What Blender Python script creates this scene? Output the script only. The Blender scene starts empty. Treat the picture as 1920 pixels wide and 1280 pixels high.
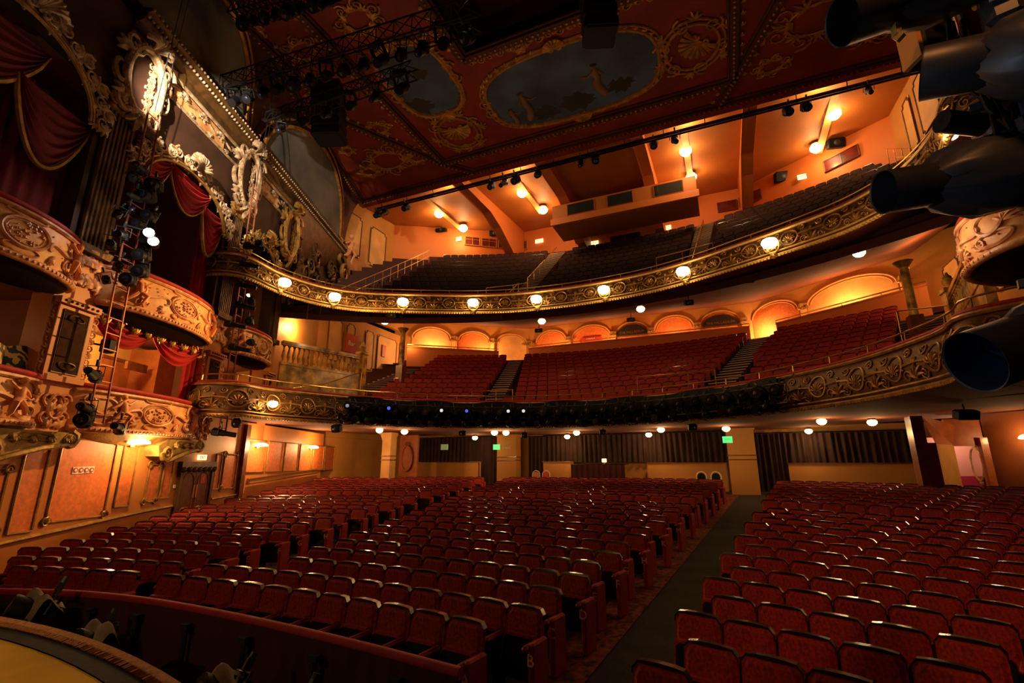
import bpy, math, random
from mathutils import Vector, Matrix
random.seed(7)
PI = math.pi
S = bpy.context.scene
C = S.collection

# ---------------------------------------------------------------- camera (stage level, 1.5 m above the boards)
cam_data = bpy.data.cameras.new('camera')
cam = bpy.data.objects.new('camera', cam_data); C.objects.link(cam)
cam_data.sensor_width = 36.0
cam_data.lens = 901.0/1920*36
cam_data.clip_start = 0.05; cam_data.clip_end = 200
cam.location = (0, 0, 0)
cam.rotation_euler = (PI/2+math.atan(230/901), 0, math.atan(410/930))
S.camera = cam
# ---------------------------------------------------------------- world, view
W = bpy.data.worlds.new('world'); S.world = W; W.use_nodes = True
W.node_tree.nodes['Background'].inputs[0].default_value = (1.0, .55, .3, 1)
W.node_tree.nodes['Background'].inputs[1].default_value = 0.003
S.view_settings.view_transform = 'Standard'
S.view_settings.look = 'None'
S.view_settings.gamma = 1
S.view_settings.use_curve_mapping = False
S.view_settings.exposure = 0.0
S.cycles.max_bounces = 5
S.cycles.diffuse_bounces = 3
S.cycles.glossy_bounces = 2
S.cycles.transmission_bounces = 2
S.cycles.sample_clamp_indirect = 2.0
S.cycles.sample_clamp_direct = 30.0
S.cycles.caustics_reflective = False; S.cycles.caustics_refractive = False
S.cycles.use_light_tree = True

WARM = (1.0, .53, .20)
def lamp(name, loc, power, r=.12, col=WARM, parent=None):
    l = bpy.data.lights.new(name, 'POINT'); l.energy = power; l.color = col; l.shadow_soft_size = r
    o = bpy.data.objects.new(name, l); C.objects.link(o); o.location = loc
    if parent: o.parent = parent; o.location = Vector(loc)-parent.location
    return o
def spot(name, loc, target, power, angle, r=.06, col=(1, .8, .6), blend=.4):
    l = bpy.data.lights.new(name, 'SPOT'); l.energy = power; l.color = col; l.shadow_soft_size = r
    l.spot_size = math.radians(angle); l.spot_blend = blend
    o = bpy.data.objects.new(name, l); C.objects.link(o); o.location = loc
    o.rotation_euler = (Vector(target)-Vector(loc)).to_track_quat('-Z', 'Y').to_euler()
    return o
# unseen spots added to light cornice, box fronts and seats; stage work light
spot('side_spot_light', (-11.3, 4.2, 9.9), (-16.0, 10.4, 11.0), 5600, 44, .04, (1, .84, .62), .5)
spot('box_fill_light', (-11.2, 14.2, 5.4), (-15.0, 6.6, 2.5), 2600, 50, .05, (1, .50, .15), .45)
spot('seat_fill_light', (1.0, -1.5, 5.5), (4.0, 9.0, -2), 750, 58, .3, (1, .36, .10), .8)
stage_work = bpy.data.lights.new('stage_work_light', 'AREA'); stage_work.energy = 38; stage_work.size = 3; stage_work.color = (1, .42, .22)
_o = bpy.data.objects.new('stage_work_light', stage_work); C.objects.link(_o); _o.location = (-5, -2.5, 7.5)
_o.rotation_euler = (math.radians(62), 0, math.radians(5))
cool = spot('cool_fill_spot', (-2.6, .4, .1), (.9, 2.1, 1.0), 75, 40, .15, (.6, .78, 1), .6)  # unseen cool fill added to tint the big black lanterns

# ---------------------------------------------------------------- materials
MT = {}
def mat(name, col, rough=.6, metal=0, var=0, scale=4, col2=None, bump=0, emit=0, sheen=0, coat=0, detail=3, bscale=None, alpha=None):
    m = bpy.data.materials.new(name); m.use_nodes = True; nt = m.node_tree
    b = nt.nodes['Principled BSDF']
    b.inputs['Base Color'].default_value = (*col, 1)
    b.inputs['Roughness'].default_value = rough
    b.inputs['Metallic'].default_value = metal
    if sheen: b.inputs['Sheen Weight'].default_value = sheen; b.inputs['Sheen Tint'].default_value = (*[min(1, c*3+.1) for c in col], 1)
    if coat: b.inputs['Coat Weight'].default_value = coat; b.inputs['Coat Roughness'].default_value = .12
    if emit:
        b.inputs['Emission Color'].default_value = (*(col2 or col), 1); b.inputs['Emission Strength'].default_value = emit
    if var and not emit:
        tc = nt.nodes.new('ShaderNodeTexCoord'); n = nt.nodes.new('ShaderNodeTexNoise'); r = nt.nodes.new('ShaderNodeValToRGB')
        n.inputs['Scale'].default_value = scale; n.inputs['Detail'].default_value = detail
        c2 = col2 or tuple(c*(1-var) for c in col)
        r.color_ramp.elements[0].position = .35; r.color_ramp.elements[1].position = .65
        r.color_ramp.elements[0].color = (*c2, 1); r.color_ramp.elements[1].color = (*col, 1)
        nt.links.new(tc.outputs['Object'], n.inputs['Vector']); nt.links.new(n.outputs['Fac'], r.inputs['Fac'])
        nt.links.new(r.outputs['Color'], b.inputs['Base Color'])
    if bump:
        tc = nt.nodes.new('ShaderNodeTexCoord'); n = nt.nodes.new('ShaderNodeTexNoise'); bp = nt.nodes.new('ShaderNodeBump')
        n.inputs['Scale'].default_value = bscale or scale*3; n.inputs['Detail'].default_value = 4
        bp.inputs['Strength'].default_value = bump; bp.inputs['Distance'].default_value = .03
        nt.links.new(tc.outputs['Object'], n.inputs['Vector']); nt.links.new(n.outputs['Fac'], bp.inputs['Height'])
        nt.links.new(bp.outputs['Normal'], b.inputs['Normal'])
    MT[name] = m
    return m
mat('velvet', (.44, .020, .008), .75, var=.5, scale=38, col2=(.16, .006, .004), sheen=.25, detail=6)
mat('velvet_rail', (.45, .015, .012), .7, var=.3, scale=6, sheen=.3)
mat('curtain_red', (.42, .004, .008), .8, var=.3, scale=2, sheen=.2)
mat('curtain_dark', (.045, .018, .012), .9, var=.4, scale=2)
mat('curtain_purple', (.075, .012, .02), .9, var=.3, scale=2)
mat('lacquer', (.020, .007, .005), .17, coat=.3)
mat('black', (.008, .007, .007), .55)
mat('black_gloss', (.010, .011, .014), .3)
mat('gun', (.034, .038, .045), .42, var=.3, scale=3)
mat('carpet', (.030, .022, .012), .95, var=.5, scale=30)
mat('carpet_pattern', (.30, .05, .012), .95, var=.6, scale=11, col2=(.02, .005, .004), detail=5)
mat('wall_orange', (.62, .21, .045), .55, var=.18, scale=.8, bump=.1)
mat('wall_stall', (.68, .24, .05), .5, var=.15, scale=1.2)
mat('panel_orange', (.80, .20, .04), .55, var=.28, scale=9, detail=5)
mat('ochre', (.60, .27, .055), .6, var=.2, scale=.7)
mat('ochre_pale', (.80, .42, .12), .6, var=.25, scale=1.1, detail=5)
mat('cream', (.90, .52, .19), .55, var=.3, scale=2, col2=(.62, .23, .07), bump=.25, bscale=9)
mat('cream_relief', (.88, .50, .24), .45, var=.35, scale=5, col2=(.50, .16, .06), bump=.2, bscale=25)
mat('flesh', (.85, .34, .14), .5)
mat('old_gold', (.50, .27, .065), .38, metal=.45, var=.5, scale=5, bump=.3, bscale=25)
mat('gold_dark', (.16, .075, .022), .45, metal=.4, var=.5, scale=4, bump=.3, bscale=25)
mat('bracket_gold', (.55, .34, .09), .5, metal=.2, var=.5, scale=5, bump=.3, bscale=20)
mat('brass', (.70, .42, .14), .28, metal=.9)
mat('ceil_red', (.27, .026, .012), .7, var=.35, scale=.7)
mat('ceil_dark', (.10, .022, .012), .7, var=.4, scale=1)
mat('ceil_gold', (.62, .27, .05), .38, metal=.3, var=.5, scale=4, bump=.3, bscale=20)
mat('gallery_ceil', (.56, .185, .035), .6, var=.2, scale=.5)
mat('gallery_ceil_deep', (.45, .07, .012), .65, var=.25, scale=.5)
mat('beam_orange', (.70, .21, .045), .55)
mat('wood_dark', (.20, .055, .018), .4, var=.4, scale=6, coat=.3)
mat('wood_orange', (.50, .13, .03), .4, var=.3, scale=3, coat=.3)
mat('marble', (.85, .47, .09), .28, var=.7, scale=2.4, col2=(.14, .07, .02), detail=6, coat=.3)
mat('painting_sky', (.08, .125, .24), .8, var=.5, scale=.6, col2=(.04, .05, .09), detail=6)
mat('painting_figure', (.24, .12, .07), .7, var=.3, scale=2)
mat('painting_dark', (.035, .03, .028), .8)
mat('lunette', (.20, .17, .13), .75, var=.5, scale=.45, col2=(.06, .07, .08), detail=5)
mat('step', (.30, .20, .10), .6)
mat('step_edge', (.80, .66, .46), .4)
mat('tread', (.07, .02, .012), .9)
mat('white', (.85, .80, .70), .5)
mat('sign_red', (.50, .03, .02), .5)
mat('pink', (.85, .33, .25), .6)
mat('magenta', (.45, .02, .06), .6)
mat('ext_red', (.75, .02, .015), .25, coat=.5)
mat('glass_dark', (.02, .03, .03), .08)
mat('lens', (.01, .012, .03), .3)
mat('lens_blue', (.01, .04, .35), .2, coat=.5)
mat('copper', (.34, .10, .055), .45, metal=.3)
mat('tape', (.55, .55, .60), .5)
mat('yellow', (.8, .55, .03), .5)
mat('apron', (.82, .46, .025), .8, var=.4, scale=1.1)
mat('rope', (.62, .26, .09), .8, var=.4, scale=30)
mat('deckblack', (.006, .008, .011), .75, var=.3, scale=8, bump=.25, bscale=6)
mat('globe', (1, .80, .45), .3, emit=14, col2=(1, .74, .36))
mat('globe_dim', (1, .80, .45), .3, emit=5, col2=(1, .66, .26))
mat('white_lamp', (1, .95, .9), .3, emit=20, col2=(1, .93, .84))
mat('exit_green', (.3, 1, .5), .4, emit=1.0, col2=(.10, 1, .26))
mat('exit_dim', (.3, .5, .2), .4, emit=.12, col2=(.5, .8, .3))  # faint glow put into the unlit sign
mat('exit_pale', (1, .9, .5), .4, emit=1.5, col2=(1, .85, .42))
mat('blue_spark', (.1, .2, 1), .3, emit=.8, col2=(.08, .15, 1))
mat('fabric_grey', (.30, .22, .13), .9, var=.5, scale=6)
mat('mirror', (.8, .75, .7), .05, metal=1)

# ---------------------------------------------------------------- mesh builder
class MB:
    def __init__(s): s.v = []; s.f = []; s.m = []; s.mi = 0
    def add(s, vs, fs, M=None):
        n = len(s.v)
        s.v += [tuple(M @ Vector(p)) for p in vs] if M is not None else [tuple(p) for p in vs]
        s.f += [tuple(i+n for i in f) for f in fs]; s.m += [s.mi]*len(fs)
        return s
    def box(s, c, d, M=None, rz=0, bev=0):
        x, y, z = d[0]/2, d[1]/2, d[2]/2
        if bev:
            b = min(bev, x*.9, y*.9, z*.9); vs = []; 
            ring = lambda X, Y, Z: [(X, -Y+b, Z), (X, Y-b, Z), (X-b, Y, Z), (-X+b, Y, Z), (-X, Y-b, Z), (-X, -Y+b, Z), (-X+b, -Y, Z), (X-b, -Y, Z)]
            vs += ring(x-b, y-b, -z) + ring(x, y, -z+b) + ring(x, y, z-b) + ring(x-b, y-b, z)
            fs = [tuple(range(7, -1, -1)), tuple(range(24, 32))]
            for k in range(3):
                for i in range(8): fs.append((k*8+i, k*8+(i+1) % 8, k*8+8+(i+1) % 8, k*8+8+i))
        else:
            vs = [(sx*x, sy*y, sz*z) for sz in (-1, 1) for sy in (-1, 1) for sx in (-1, 1)]
            fs = [(0, 2, 3, 1), (4, 5, 7, 6), (0, 1, 5, 4), (2, 6, 7, 3), (0, 4, 6, 2), (1, 3, 7, 5)]
        R = Matrix.Translation(c) @ Matrix.Rotation(rz, 4, 'Z')
        return s.add(vs, fs, (M @ R) if M is not None else R)
    def bar(s, a, b, w, h=None):
        a = Vector(a); b = Vector(b); h = h or w; d = b-a; L = d.length
        if L < 1e-6: return s
        q = d.to_track_quat('X', 'Z').to_matrix().to_4x4()
        return s.box((0, 0, 0), (L, w, h), Matrix.Translation((a+b)/2) @ q)
    def tube(s, pts, r, n=6, closed=False, cap=True):
        P = [Vector(p) for p in pts]; N = len(P)
        if N < 2: return s
        R = r if hasattr(r, '__len__') else [r]*N
        vs = []; fs = []; up = None
        for i in range(N):
            t = (P[(i+1) % N]-P[i-1]) if closed else (P[min(i+1, N-1)]-P[max(i-1, 0)])
            if t.length < 1e-9: t = Vector((0, 0, 1))
            t.normalize()
            if up is None: up = t.orthogonal().normalized()
            up = (up-t*up.dot(t))
            if up.length < 1e-6: up = t.orthogonal()
            up.normalize(); sd = t.cross(up)
            for k in range(n):
                a = 2*PI*k/n; vs.append(P[i]+(up*math.cos(a)+sd*math.sin(a))*R[i])
        for i in range(N if closed else N-1):
            j = (i+1) % N
            for k in range(n): fs.append((i*n+k, i*n+(k+1) % n, j*n+(k+1) % n, j*n+k))
        if cap and not closed: fs.append(tuple(range(n-1, -1, -1))); fs.append(tuple((N-1)*n+k for k in range(n)))
        return s.add(vs, fs)
    def lathe(s, prof, n=16, M=None, cap=True, ang=2*PI):
        vs = []; fs = []; full = abs(ang-2*PI) < 1e-6; m = n if full else n+1
        for r, z in prof:
            for k in range(m):
                a = ang*k/n; vs.append((r*math.cos(a), r*math.sin(a), z))
        for i in range(len(prof)-1):
            for k in range(n):
                k2 = (k+1) % m; fs.append((i*m+k, i*m+k2, (i+1)*m+k2, (i+1)*m+k))
        if cap and full:
            fs.append(tuple(range(m-1, -1, -1))); fs.append(tuple((len(prof)-1)*m+k for k in range(m)))
        return s.add(vs, fs, M)
    def grid(s, fn, nu, nv, M=None, flip=False):
        vs = [fn(i/nu, j/nv) for j in range(nv+1) for i in range(nu+1)]
        fs = []
        for j in range(nv):
            for i in range(nu):
                a = j*(nu+1)+i; q = (a, a+1, a+nu+2, a+nu+1); fs.append(q[::-1] if flip else q)
        return s.add(vs, fs, M)
    def prism(s, poly, h0, h1, mp=None, M=None):
        mp = mp or (lambda u, v, h: (u, v, h)); n = len(poly)
        vs = [mp(u, v, h0) for u, v in poly]+[mp(u, v, h1) for u, v in poly]
        fs = [tuple(range(n-1, -1, -1)), tuple(range(n, 2*n))]+[(i, (i+1) % n, n+(i+1) % n, n+i) for i in range(n)]
        return s.add(vs, fs, M)
    def build(s, name, m, parent=None, loc=None, smooth=False, kind=None):
        me = bpy.data.meshes.new(name); me.from_pydata(s.v, [], s.f)
        ms = m if isinstance(m, (list, tuple)) else [m]
        for q in ms: me.materials.append(MT[q])
        if len(ms) > 1: me.polygons.foreach_set('material_index', s.m)
        if smooth:
            me.polygons.foreach_set('use_smooth', [True]*len(me.polygons))
        me.update()
        if smooth:
            try: me.set_sharp_from_angle(angle=math.radians(smooth if smooth is not True else 50))
            except Exception: pass
        o = bpy.data.objects.new(name, me); C.objects.link(o)
        if loc is not None: o.location = loc
        if parent is not None:
            o.parent = parent
            if loc is None and not s.__dict__.get('local'): o.matrix_parent_inverse = parent_inv(parent)
        if kind: o['kind'] = kind
        return o
def world_of(p):
    L = Matrix.LocRotScale(p.location, p.rotation_euler, p.scale)
    return L if p.parent is None else world_of(p.parent) @ p.matrix_parent_inverse @ L
def parent_inv(p): return world_of(p).inverted()
def LMB():
    m = MB(); m.local = True; return m
def tag(o, label, cat, group=None, kind=None):
    o['label'] = label; o['category'] = cat
    if group: o['group'] = group
    if kind: o['kind'] = kind
    return o
def thing(name, label, cat, loc=(0, 0, 0), rz=0, group=None):
    o = bpy.data.objects.new(name, None); C.objects.link(o); o.empty_display_size = .2
    o.location = loc; o.rotation_euler = (0, 0, rz)
    return tag(o, label, cat, group)
def copy_tree(o, parent=None):
    c = o.copy(); C.objects.link(c)
    if parent is not None: c.parent = parent
    for ch in list(o.children): copy_tree(ch, c)
    return c
def struct(name, mb, m, smooth=False):
    return mb.build(name, m, smooth=smooth, kind='structure')
_dg = None
def text(name, body, size, m, M, parent=None, extrude=.004):
    cu = bpy.data.curves.new(name, 'FONT'); cu.body = body; cu.size = size; cu.extrude = extrude
    cu.align_x = 'CENTER'; cu.align_y = 'CENTER'; cu.resolution_u = 3
    t = bpy.data.objects.new(name, cu); C.objects.link(t)
    bpy.context.view_layer.update()
    me = bpy.data.meshes.new_from_object(t.evaluated_get(bpy.context.evaluated_depsgraph_get()))
    bpy.data.objects.remove(t); bpy.data.curves.remove(cu)
    me.materials.clear(); me.materials.append(MT[m])
    me.transform(M)
    o = bpy.data.objects.new(name, me); C.objects.link(o)
    if parent is not None: o.parent = parent; o.matrix_parent_inverse = parent_inv(parent)
    return o
def facing(p, nrm, up=(0, 0, 1)):
    """matrix: local x right, y up, z out of a surface whose outward normal is nrm"""
    n = Vector(nrm).normalized(); u = Vector(up); x = u.cross(n).normalized(); y = n.cross(x)
    M = Matrix((x, y, n)).transposed().to_4x4(); M.translation = Vector(p); return M

# ---------------------------------------------------------------- plaster ornament on any surface map fm(u, v, h)
def spiral(mb, fm, u, v, r, a0, turns, sg, w, h=.02, n=6, seg=14):
    pts = []; rad = []
    for i in range(seg+1):
        t = i/seg; rr = r*(1-t*.86); a = a0+sg*2*PI*turns*t
        pts.append(fm(u+rr*math.cos(a), v+rr*math.sin(a), h)); rad.append(w*(1-.45*t))
    mb.tube(pts, rad, n)
    return mb
def cscroll(mb, fm, u, v, L, H, w, flip=1, h=.02, n=5):
    """a long C scroll from (u,v) centred: bow with two curled ends"""
    pts = []; rad = []
    for i in range(25):
        t = i/24; a = PI*(t-.5)*1.9
        k = 1-.55*max(0, abs(t-.5)*2-.55)/.45
        pts.append(fm(u+L*.5*math.sin(a)*k, v+flip*(H*.5*math.cos(a)*k), h)); rad.append(w*(.6+.8*math.sin(PI*t)))
    mb.tube(pts, rad, n)
def sscroll(mb, fm, u, v, L, H, w, flip=1, h=.02, n=5):
    pts = []; rad = []
    N = 30
    for i in range(N+1):
        t = i/N
        if t < .3: a = 3.6*(1-t/.3); r = .16*L*(.25+.75*t/.3); x = -L*.33+r*math.sin(a)*-1; y = -H*.12+r*math.cos(a); 
        elif t > .7: a = 3.6*(t-.7)/.3; r = .16*L*(1-.75*(t-.7)/.3); x = L*.33+r*math.sin(a); y = H*.12-r*math.cos(a)
        else:
            k = (t-.3)/.4; s_ = k*k*(3-2*k); x = -L*.33+k*L*.66; y = (-H*.12+.16*L)*(1-s_)+(H*.12-.16*L)*s_
        pts.append(fm(u+x, v+flip*y, h)); rad.append(w*(.5+.8*math.sin(PI*t)))
    mb.tube(pts, rad, n)
def leaf(mb, fm, u, v, L, a, w, h=.02, n=4, curl=.6, k=5):
    for j in range(k):
        b = a+(j-(k-1)/2)*.42; l = L*(1-.12*abs(j-(k-1)/2)); pts = []; rad = []
        for i in range(6):
            t = i/5; c = b+curl*t*(j-(k-1)/2)*.4
            pts.append(fm(u+l*.8*t*math.cos(c), v+l*.8*t*math.sin(c), h*(.8+.3*math.sin(PI*t)))); rad.append(w*1.7*math.sin(PI*(.18+.74*t))+.002)
        mb.tube(pts, rad, n)
def shell(mb, fm, u, v, r, a, w, h=.03, k=9, spread=2.6):
    for j in range(k):
        b = a+(j-(k-1)/2)*spread/(k-1); pts = []; rad = []
        for i in range(5):
            t = i/4; pts.append(fm(u+r*t*math.cos(b), v+r*t*math.sin(b), h*(.6+1.4*math.sin(PI*t*.8)))); rad.append(.2*w+w*t)
        mb.tube(pts, rad, 5)
    spiral(mb, fm, u+r*.35*math.cos(a+1.9), v+r*.35*math.sin(a+1.9), r*.22, 0, 1.2, 1, w*.7, h)
    spiral(mb, fm, u+r*.35*math.cos(a-1.9), v+r*.35*math.sin(a-1.9), r*.22, PI, 1.2, -1, w*.7, h)
def ring(mb, fm, u, v, ru, rv, w, h=.02, n=6, seg=28, a0=0, a1=2*PI):
    pts = [fm(u+ru*math.cos(a0+(a1-a0)*i/seg), v+rv*math.sin(a0+(a1-a0)*i/seg), h) for i in range(seg+(0 if abs(a1-a0-2*PI) < .01 else 1))]
    mb.tube(pts, w, n, closed=abs(a1-a0-2*PI) < .01)
def line(mb, fm, u0, v0, u1, v1, w, h=.02, n=5, seg=1):
    mb.tube([fm(u0+(u1-u0)*i/seg, v0+(v1-v0)*i/seg, h) for i in range(seg+1)], w, n)
def rect(mb, fm, u0, v0, u1, v1, w, h=.02, notch=0):
    if notch:
        k = notch; P = [(u0+k, v0), (u1-k, v0), (u1-k, v0+k), (u1, v0+k), (u1, v1-k), (u1-k, v1-k), (u1-k, v1), (u0+k, v1), (u0+k, v1-k), (u0, v1-k), (u0, v0+k), (u0+k, v0+k)]
    else: P = [(u0, v0), (u1, v0), (u1, v1), (u0, v1)]
    for i in range(len(P)):
        a = P[i]; b = P[(i+1) % len(P)]; line(mb, fm, a[0], a[1], b[0], b[1], w, h)
def blob(mb, p, r, n=6, m=4, sq=(1, 1, 1)):
    pr = [(max(1e-3, math.sin(PI*i/m)*r), -math.cos(PI*i/m)*r) for i in range(m+1)]
    mb.lathe(pr, n, Matrix.Translation(p) @ Matrix.Diagonal((*sq, 1)), cap=False)

def pattern_mat(name, c1, c2, scale, dist, rough=.6):
    m = mat(name, c1, rough); nt = m.node_tree; b = nt.nodes['Principled BSDF']
    tc = nt.nodes.new('ShaderNodeTexCoord'); w = nt.nodes.new('ShaderNodeTexWave'); r = nt.nodes.new('ShaderNodeValToRGB')
    w.inputs['Scale'].default_value = scale; w.inputs['Distortion'].default_value = dist; w.inputs['Detail'].default_value = 2
    r.color_ramp.interpolation = 'CONSTANT'; r.color_ramp.elements[0].color = (*c1, 1); r.color_ramp.elements[1].color = (*c2, 1); r.color_ramp.elements[1].position = .5
    nt.links.new(tc.outputs['Object'], w.inputs['Vector']); nt.links.new(w.outputs['Fac'], r.inputs['Fac']); nt.links.new(r.outputs['Color'], b.inputs['Base Color'])
pattern_mat('zebra', (.02, .015, .01), (.75, .50, .14), 3.2, 9)

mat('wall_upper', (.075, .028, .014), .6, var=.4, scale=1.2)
mat('bright_relief', (.62, .44, .27), .30, var=.4, scale=6, col2=(.28, .15, .07), bump=.35, bscale=22)
mat('box_room', (.26, .075, .018), .6, var=.3, scale=1)
mat('panel_bronze', (.06, .024, .011), .85, var=.4, scale=5)
mat('curtain_maroon', (.16, .005, .008), .85, var=.3, scale=2)
for _n in ('deckblack', 'panel_bronze', 'apron', 'black'): MT[_n].node_tree.nodes['Principled BSDF'].inputs['Specular IOR Level'].default_value = .15
mat('window_red', (.16, .02, .012), .3, var=.5, scale=2)
mat('letter_cream', (.9, .6, .3), .6)
# ================================================================= plan of the house
XC = -5.3
def WL(y): return -13.6-.42*(y-4.5) if y < 20.4 else -20.28-.05*(y-20.4)
def WR(y): return 2*XC-WL(y)
NL = Vector((.922, .387, 0)); DL = Vector((-.387, .922, 0))      # inward normal and direction of the splayed side wall
def PL(s, z, h=0):                                               # point on the splayed wall, s metres along it from y = 4.5
    return Vector((-13.6, 4.5, 0))+DL*s+NL*h+Vector((0, 0, z))
def PR(s, z, h=0):
    p = PL(s, z, h); return Vector((2*XC-p.x, p.y, p.z))
def sy(y): return (y-4.5)/.922
def rearY(x, Y0): return Y0-.75*max(0, abs(x-XC)-7.8)
RS = 20.0; XS = -5.8
def yrow(yi, x, R=RS, xc=XS):
    return yi-(R-math.sqrt(max(R*R-(x-xc)**2, 1)))
def yi_of(x, y, R=RS, xc=XS): return y+R-math.sqrt(max(R*R-(x-xc)**2, 1))
def zf(yi): return -2.60+.055*max(0, yi-6)
# ---- stalls floor
mb = MB()
def fl(u, v):
    x = -22+36*u; y = 3.9+24.6*v
    return (x, y, zf(yi_of(x, y)) if abs(x-XS) < 17 else zf(min(28, y+9)))
mb.grid(fl, 72, 60)
struct('floor', mb, 'carpet', True)
# patterned carpet strips along the aisles
def cxR(y): return -2.17+.105*(y-5.66)
def cxL(y): return -8.1-.19*(y-7.2) if y > 6.3 else -8.9
def lxR(y): return -8.55-.33*(y-4.9) if y < 7.6 else -9.44-.15*(y-7.6)
def rxL(y): return -.95+.14*(y-5.4)
for nm, f0, f1 in (('trim_1', lambda y: cxR(y)-.45, lambda y: cxR(y)+.22), ('trim_2', lambda y: lxR(y)-.4, lambda y: cxL(y)+.4)):
    mb = MB()
    mb.grid(lambda u, v: (f0(4.6+22*v)*(1-u)+f1(4.6+22*v)*u, 4.6+22*v, zf(yi_of(f0(4.6+22*v)*(1-u)+f1(4.6+22*v)*u, 4.6+22*v))+.012), 2, 50)
    struct(nm, mb, 'carpet_pattern', True)

# ================================================================= seats
def seat_parts(sx=1):
    tilt = .20
    def bp(u, v, h): return (u, .10+(v-.36)*tilt+h, v)
    poly = [(-.248, .36), (.248, .36), (.248, .855), (.205, .905), (-.205, .905), (-.248, .855)]
    back = LMB(); back.prism(poly, 0, .055, bp)
    pin = [(u*.93, .36+(v-.36)*.97) for u, v in poly]
    n = len(pin)
    vs = [bp(u, v, -.001) for u, v in pin]+[bp(u*.86, .38+(v-.36)*.90, -.028) for u, v in pin]
    back.add(vs, [tuple(range(n, 2*n))[::-1]]+[((i+1) % n, i, n+i, n+(i+1) % n) for i in range(n)])
    cap = LMB(); out = [(-.256, .81), (-.256, .860), (-.209, .916), (-.12, .927), (0, .931), (.12, .927), (.209, .916), (.256, .860), (.256, .81)]
    inn = [(-.247, .81), (-.247, .855), (-.205, .902), (-.12, .90), (0, .90), (.12, .90), (.205, .902), (.247, .855), (.247, .81)]
    for i in range(8):
        q = [out[i], out[i+1], inn[i+1], inn[i]]; cap.prism(q, -.010, .060, bp)
    pan = LMB()
    def pp(u, v, h): return (u, -.03+(v-.25)*.22+h, v)
    pan.prism([(-.225, .25), (.225, .25), (.225, .62), (.19, .655), (-.19, .655), (-.225, .62)], 0, .11, pp)
    und = LMB(); und.prism([(-.20, .23), (.20, .23), (.20, .60), (.17, .63), (-.17, .63), (-.20, .60)], -.022, -.001, pp)
    arm = LMB(); arm.box((.2625, -.10, .625), (.070, .36, .065), bev=.026)
    side = LMB(); side.box((.26, .03, .31), (.035, .24, .60)); side.box((.26, .03, .008), (.05, .36, .016))
    return back, cap, pan, und, arm, side
B0, K0, P0, U0, A0, S0 = seat_parts()
SEATMB = [(B0, 0), (K0, 1), (P0, 0), (U0, 2), (A0, 0), (S0, 2)]
_root = thing('theatre_seat', 'x', 'seat', (0, 0, -50))
for nm, m_, mm in (('backrest', B0, 'velvet'), ('top_rail', K0, 'lacquer'), ('seat_cushion', P0, 'velvet'), ('armrest', A0, 'velvet_rail'), ('side_frame', S0, 'black')):
    o = m_.build(nm, mm, _root)
    if nm == 'seat_cushion': U0.build('underside', 'black', o)
used_proto = [False]
ends_mb = LMB(); ends_mb.box((.305, -.02, .335), (.075, .34, .67), bev=.02)
_em = None
ORD = ['first', 'second', 'third', 'fourth', 'fifth', 'sixth', 'seventh', 'eighth', 'ninth', 'tenth', 'eleventh', 'twelfth', 'thirteenth', 'fourteenth', 'fifteenth', 'sixteenth', 'seventeenth', 'eighteenth', 'nineteenth', 'twentieth', 'twenty-first', 'twenty-second', 'twenty-third', 'twenty-fourth', 'twenty-fifth', 'twenty-sixth', 'twenty-seventh', 'twenty-eighth']
rows = []
yi = 5.27
for i in range(23):
    rows.append(yi); yi += (.79 if i < 5 else .855) if i != 13 else 1.75
LET = 'ABCDEFGHJKLMNOPQRSTUVWX'
cand = []
def place_row(i, yi, fx0, fx1, block, R=RS, xc=XS, zfn=None, pitch=.525, minf=0):
    # seats at even arc spacing from the aisle end
    st = (.12 if i % 2 == 0 else .0)
    out = []
    x = fx1(yi)
    for _ in range(3): x = fx1(yrow(yi, x, R, xc))
    x -= .33
    if block != 'R': x -= st
    if block == 'C' and abs(yi-5.27) < .02: x -= .22
    k = 0
    while True:
        y = yrow(yi, x, R, xc)
        if x < fx0(y)+pitch*.5: break
        a = math.asin(max(-1, min(1, (x-xc)/R)))
        out.append((x, y, -a)); k += 1
        x -= pitch*math.cos(a)
    return out
for i, yi in enumerate(rows):
    for blk, f0, f1 in (('C', cxL, cxR), ('L', lambda y: WL(y)+.30, lxR), ('R', rxL, lambda y: min(WR(y)-.7, .52*y+2.0, 8.9-.25*max(0, y-17)))):
        if blk == 'R':
            # count from the aisle side outwards
            out = []; x = f0(yi)
            for _ in range(3): x = f0(yrow(yi, x))
            x += .2625+(.0 if i % 2 == 0 else .2625)
            while x < f1(yrow(yi, x))-.2:
                a = math.asin((x-XS)/RS); out.append((x, yrow(yi, x), -a)); x += .525*math.cos(a)
        else: out = place_row(i, yi, f0, f1, blk)
        for k, (x, y, a) in enumerate(out):
            cand.append((i, blk, k, x, y, a, len(out)))
fw = Vector((-.4035*.969, .915*.969, .247)); rt = Vector((.915, .4035, 0)); upv = Vector((.4035*.247, -.915*.247, .969))
def infr(p, mg=80):
    p = Vector(p); w = p.dot(fw)
    if w <= .2: return None
    X = 960+901*p.dot(rt)/w; Y = 640-901*p.dot(upv)/w
    return w if (-mg < X < 1920+mg and -mg < Y < 1280+mg) else None
vis = []
for c in cand:
    i, blk, k, x, y, a, n = c
    w = infr((x, y, zf(rows[i])+.9), 20)
    if w: vis.append((w, c))
vis.sort(key=lambda t: t[0])
near = vis[:300]; rest = [c for w, c in vis[300:]]
BN = {'C': 'centre block', 'L': 'block by the orange side wall', 'R': 'block beyond the dark aisle'}
EN = {'C': 'from the dark aisle', 'L': 'from the inner aisle', 'R': 'from the dark aisle'}
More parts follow.
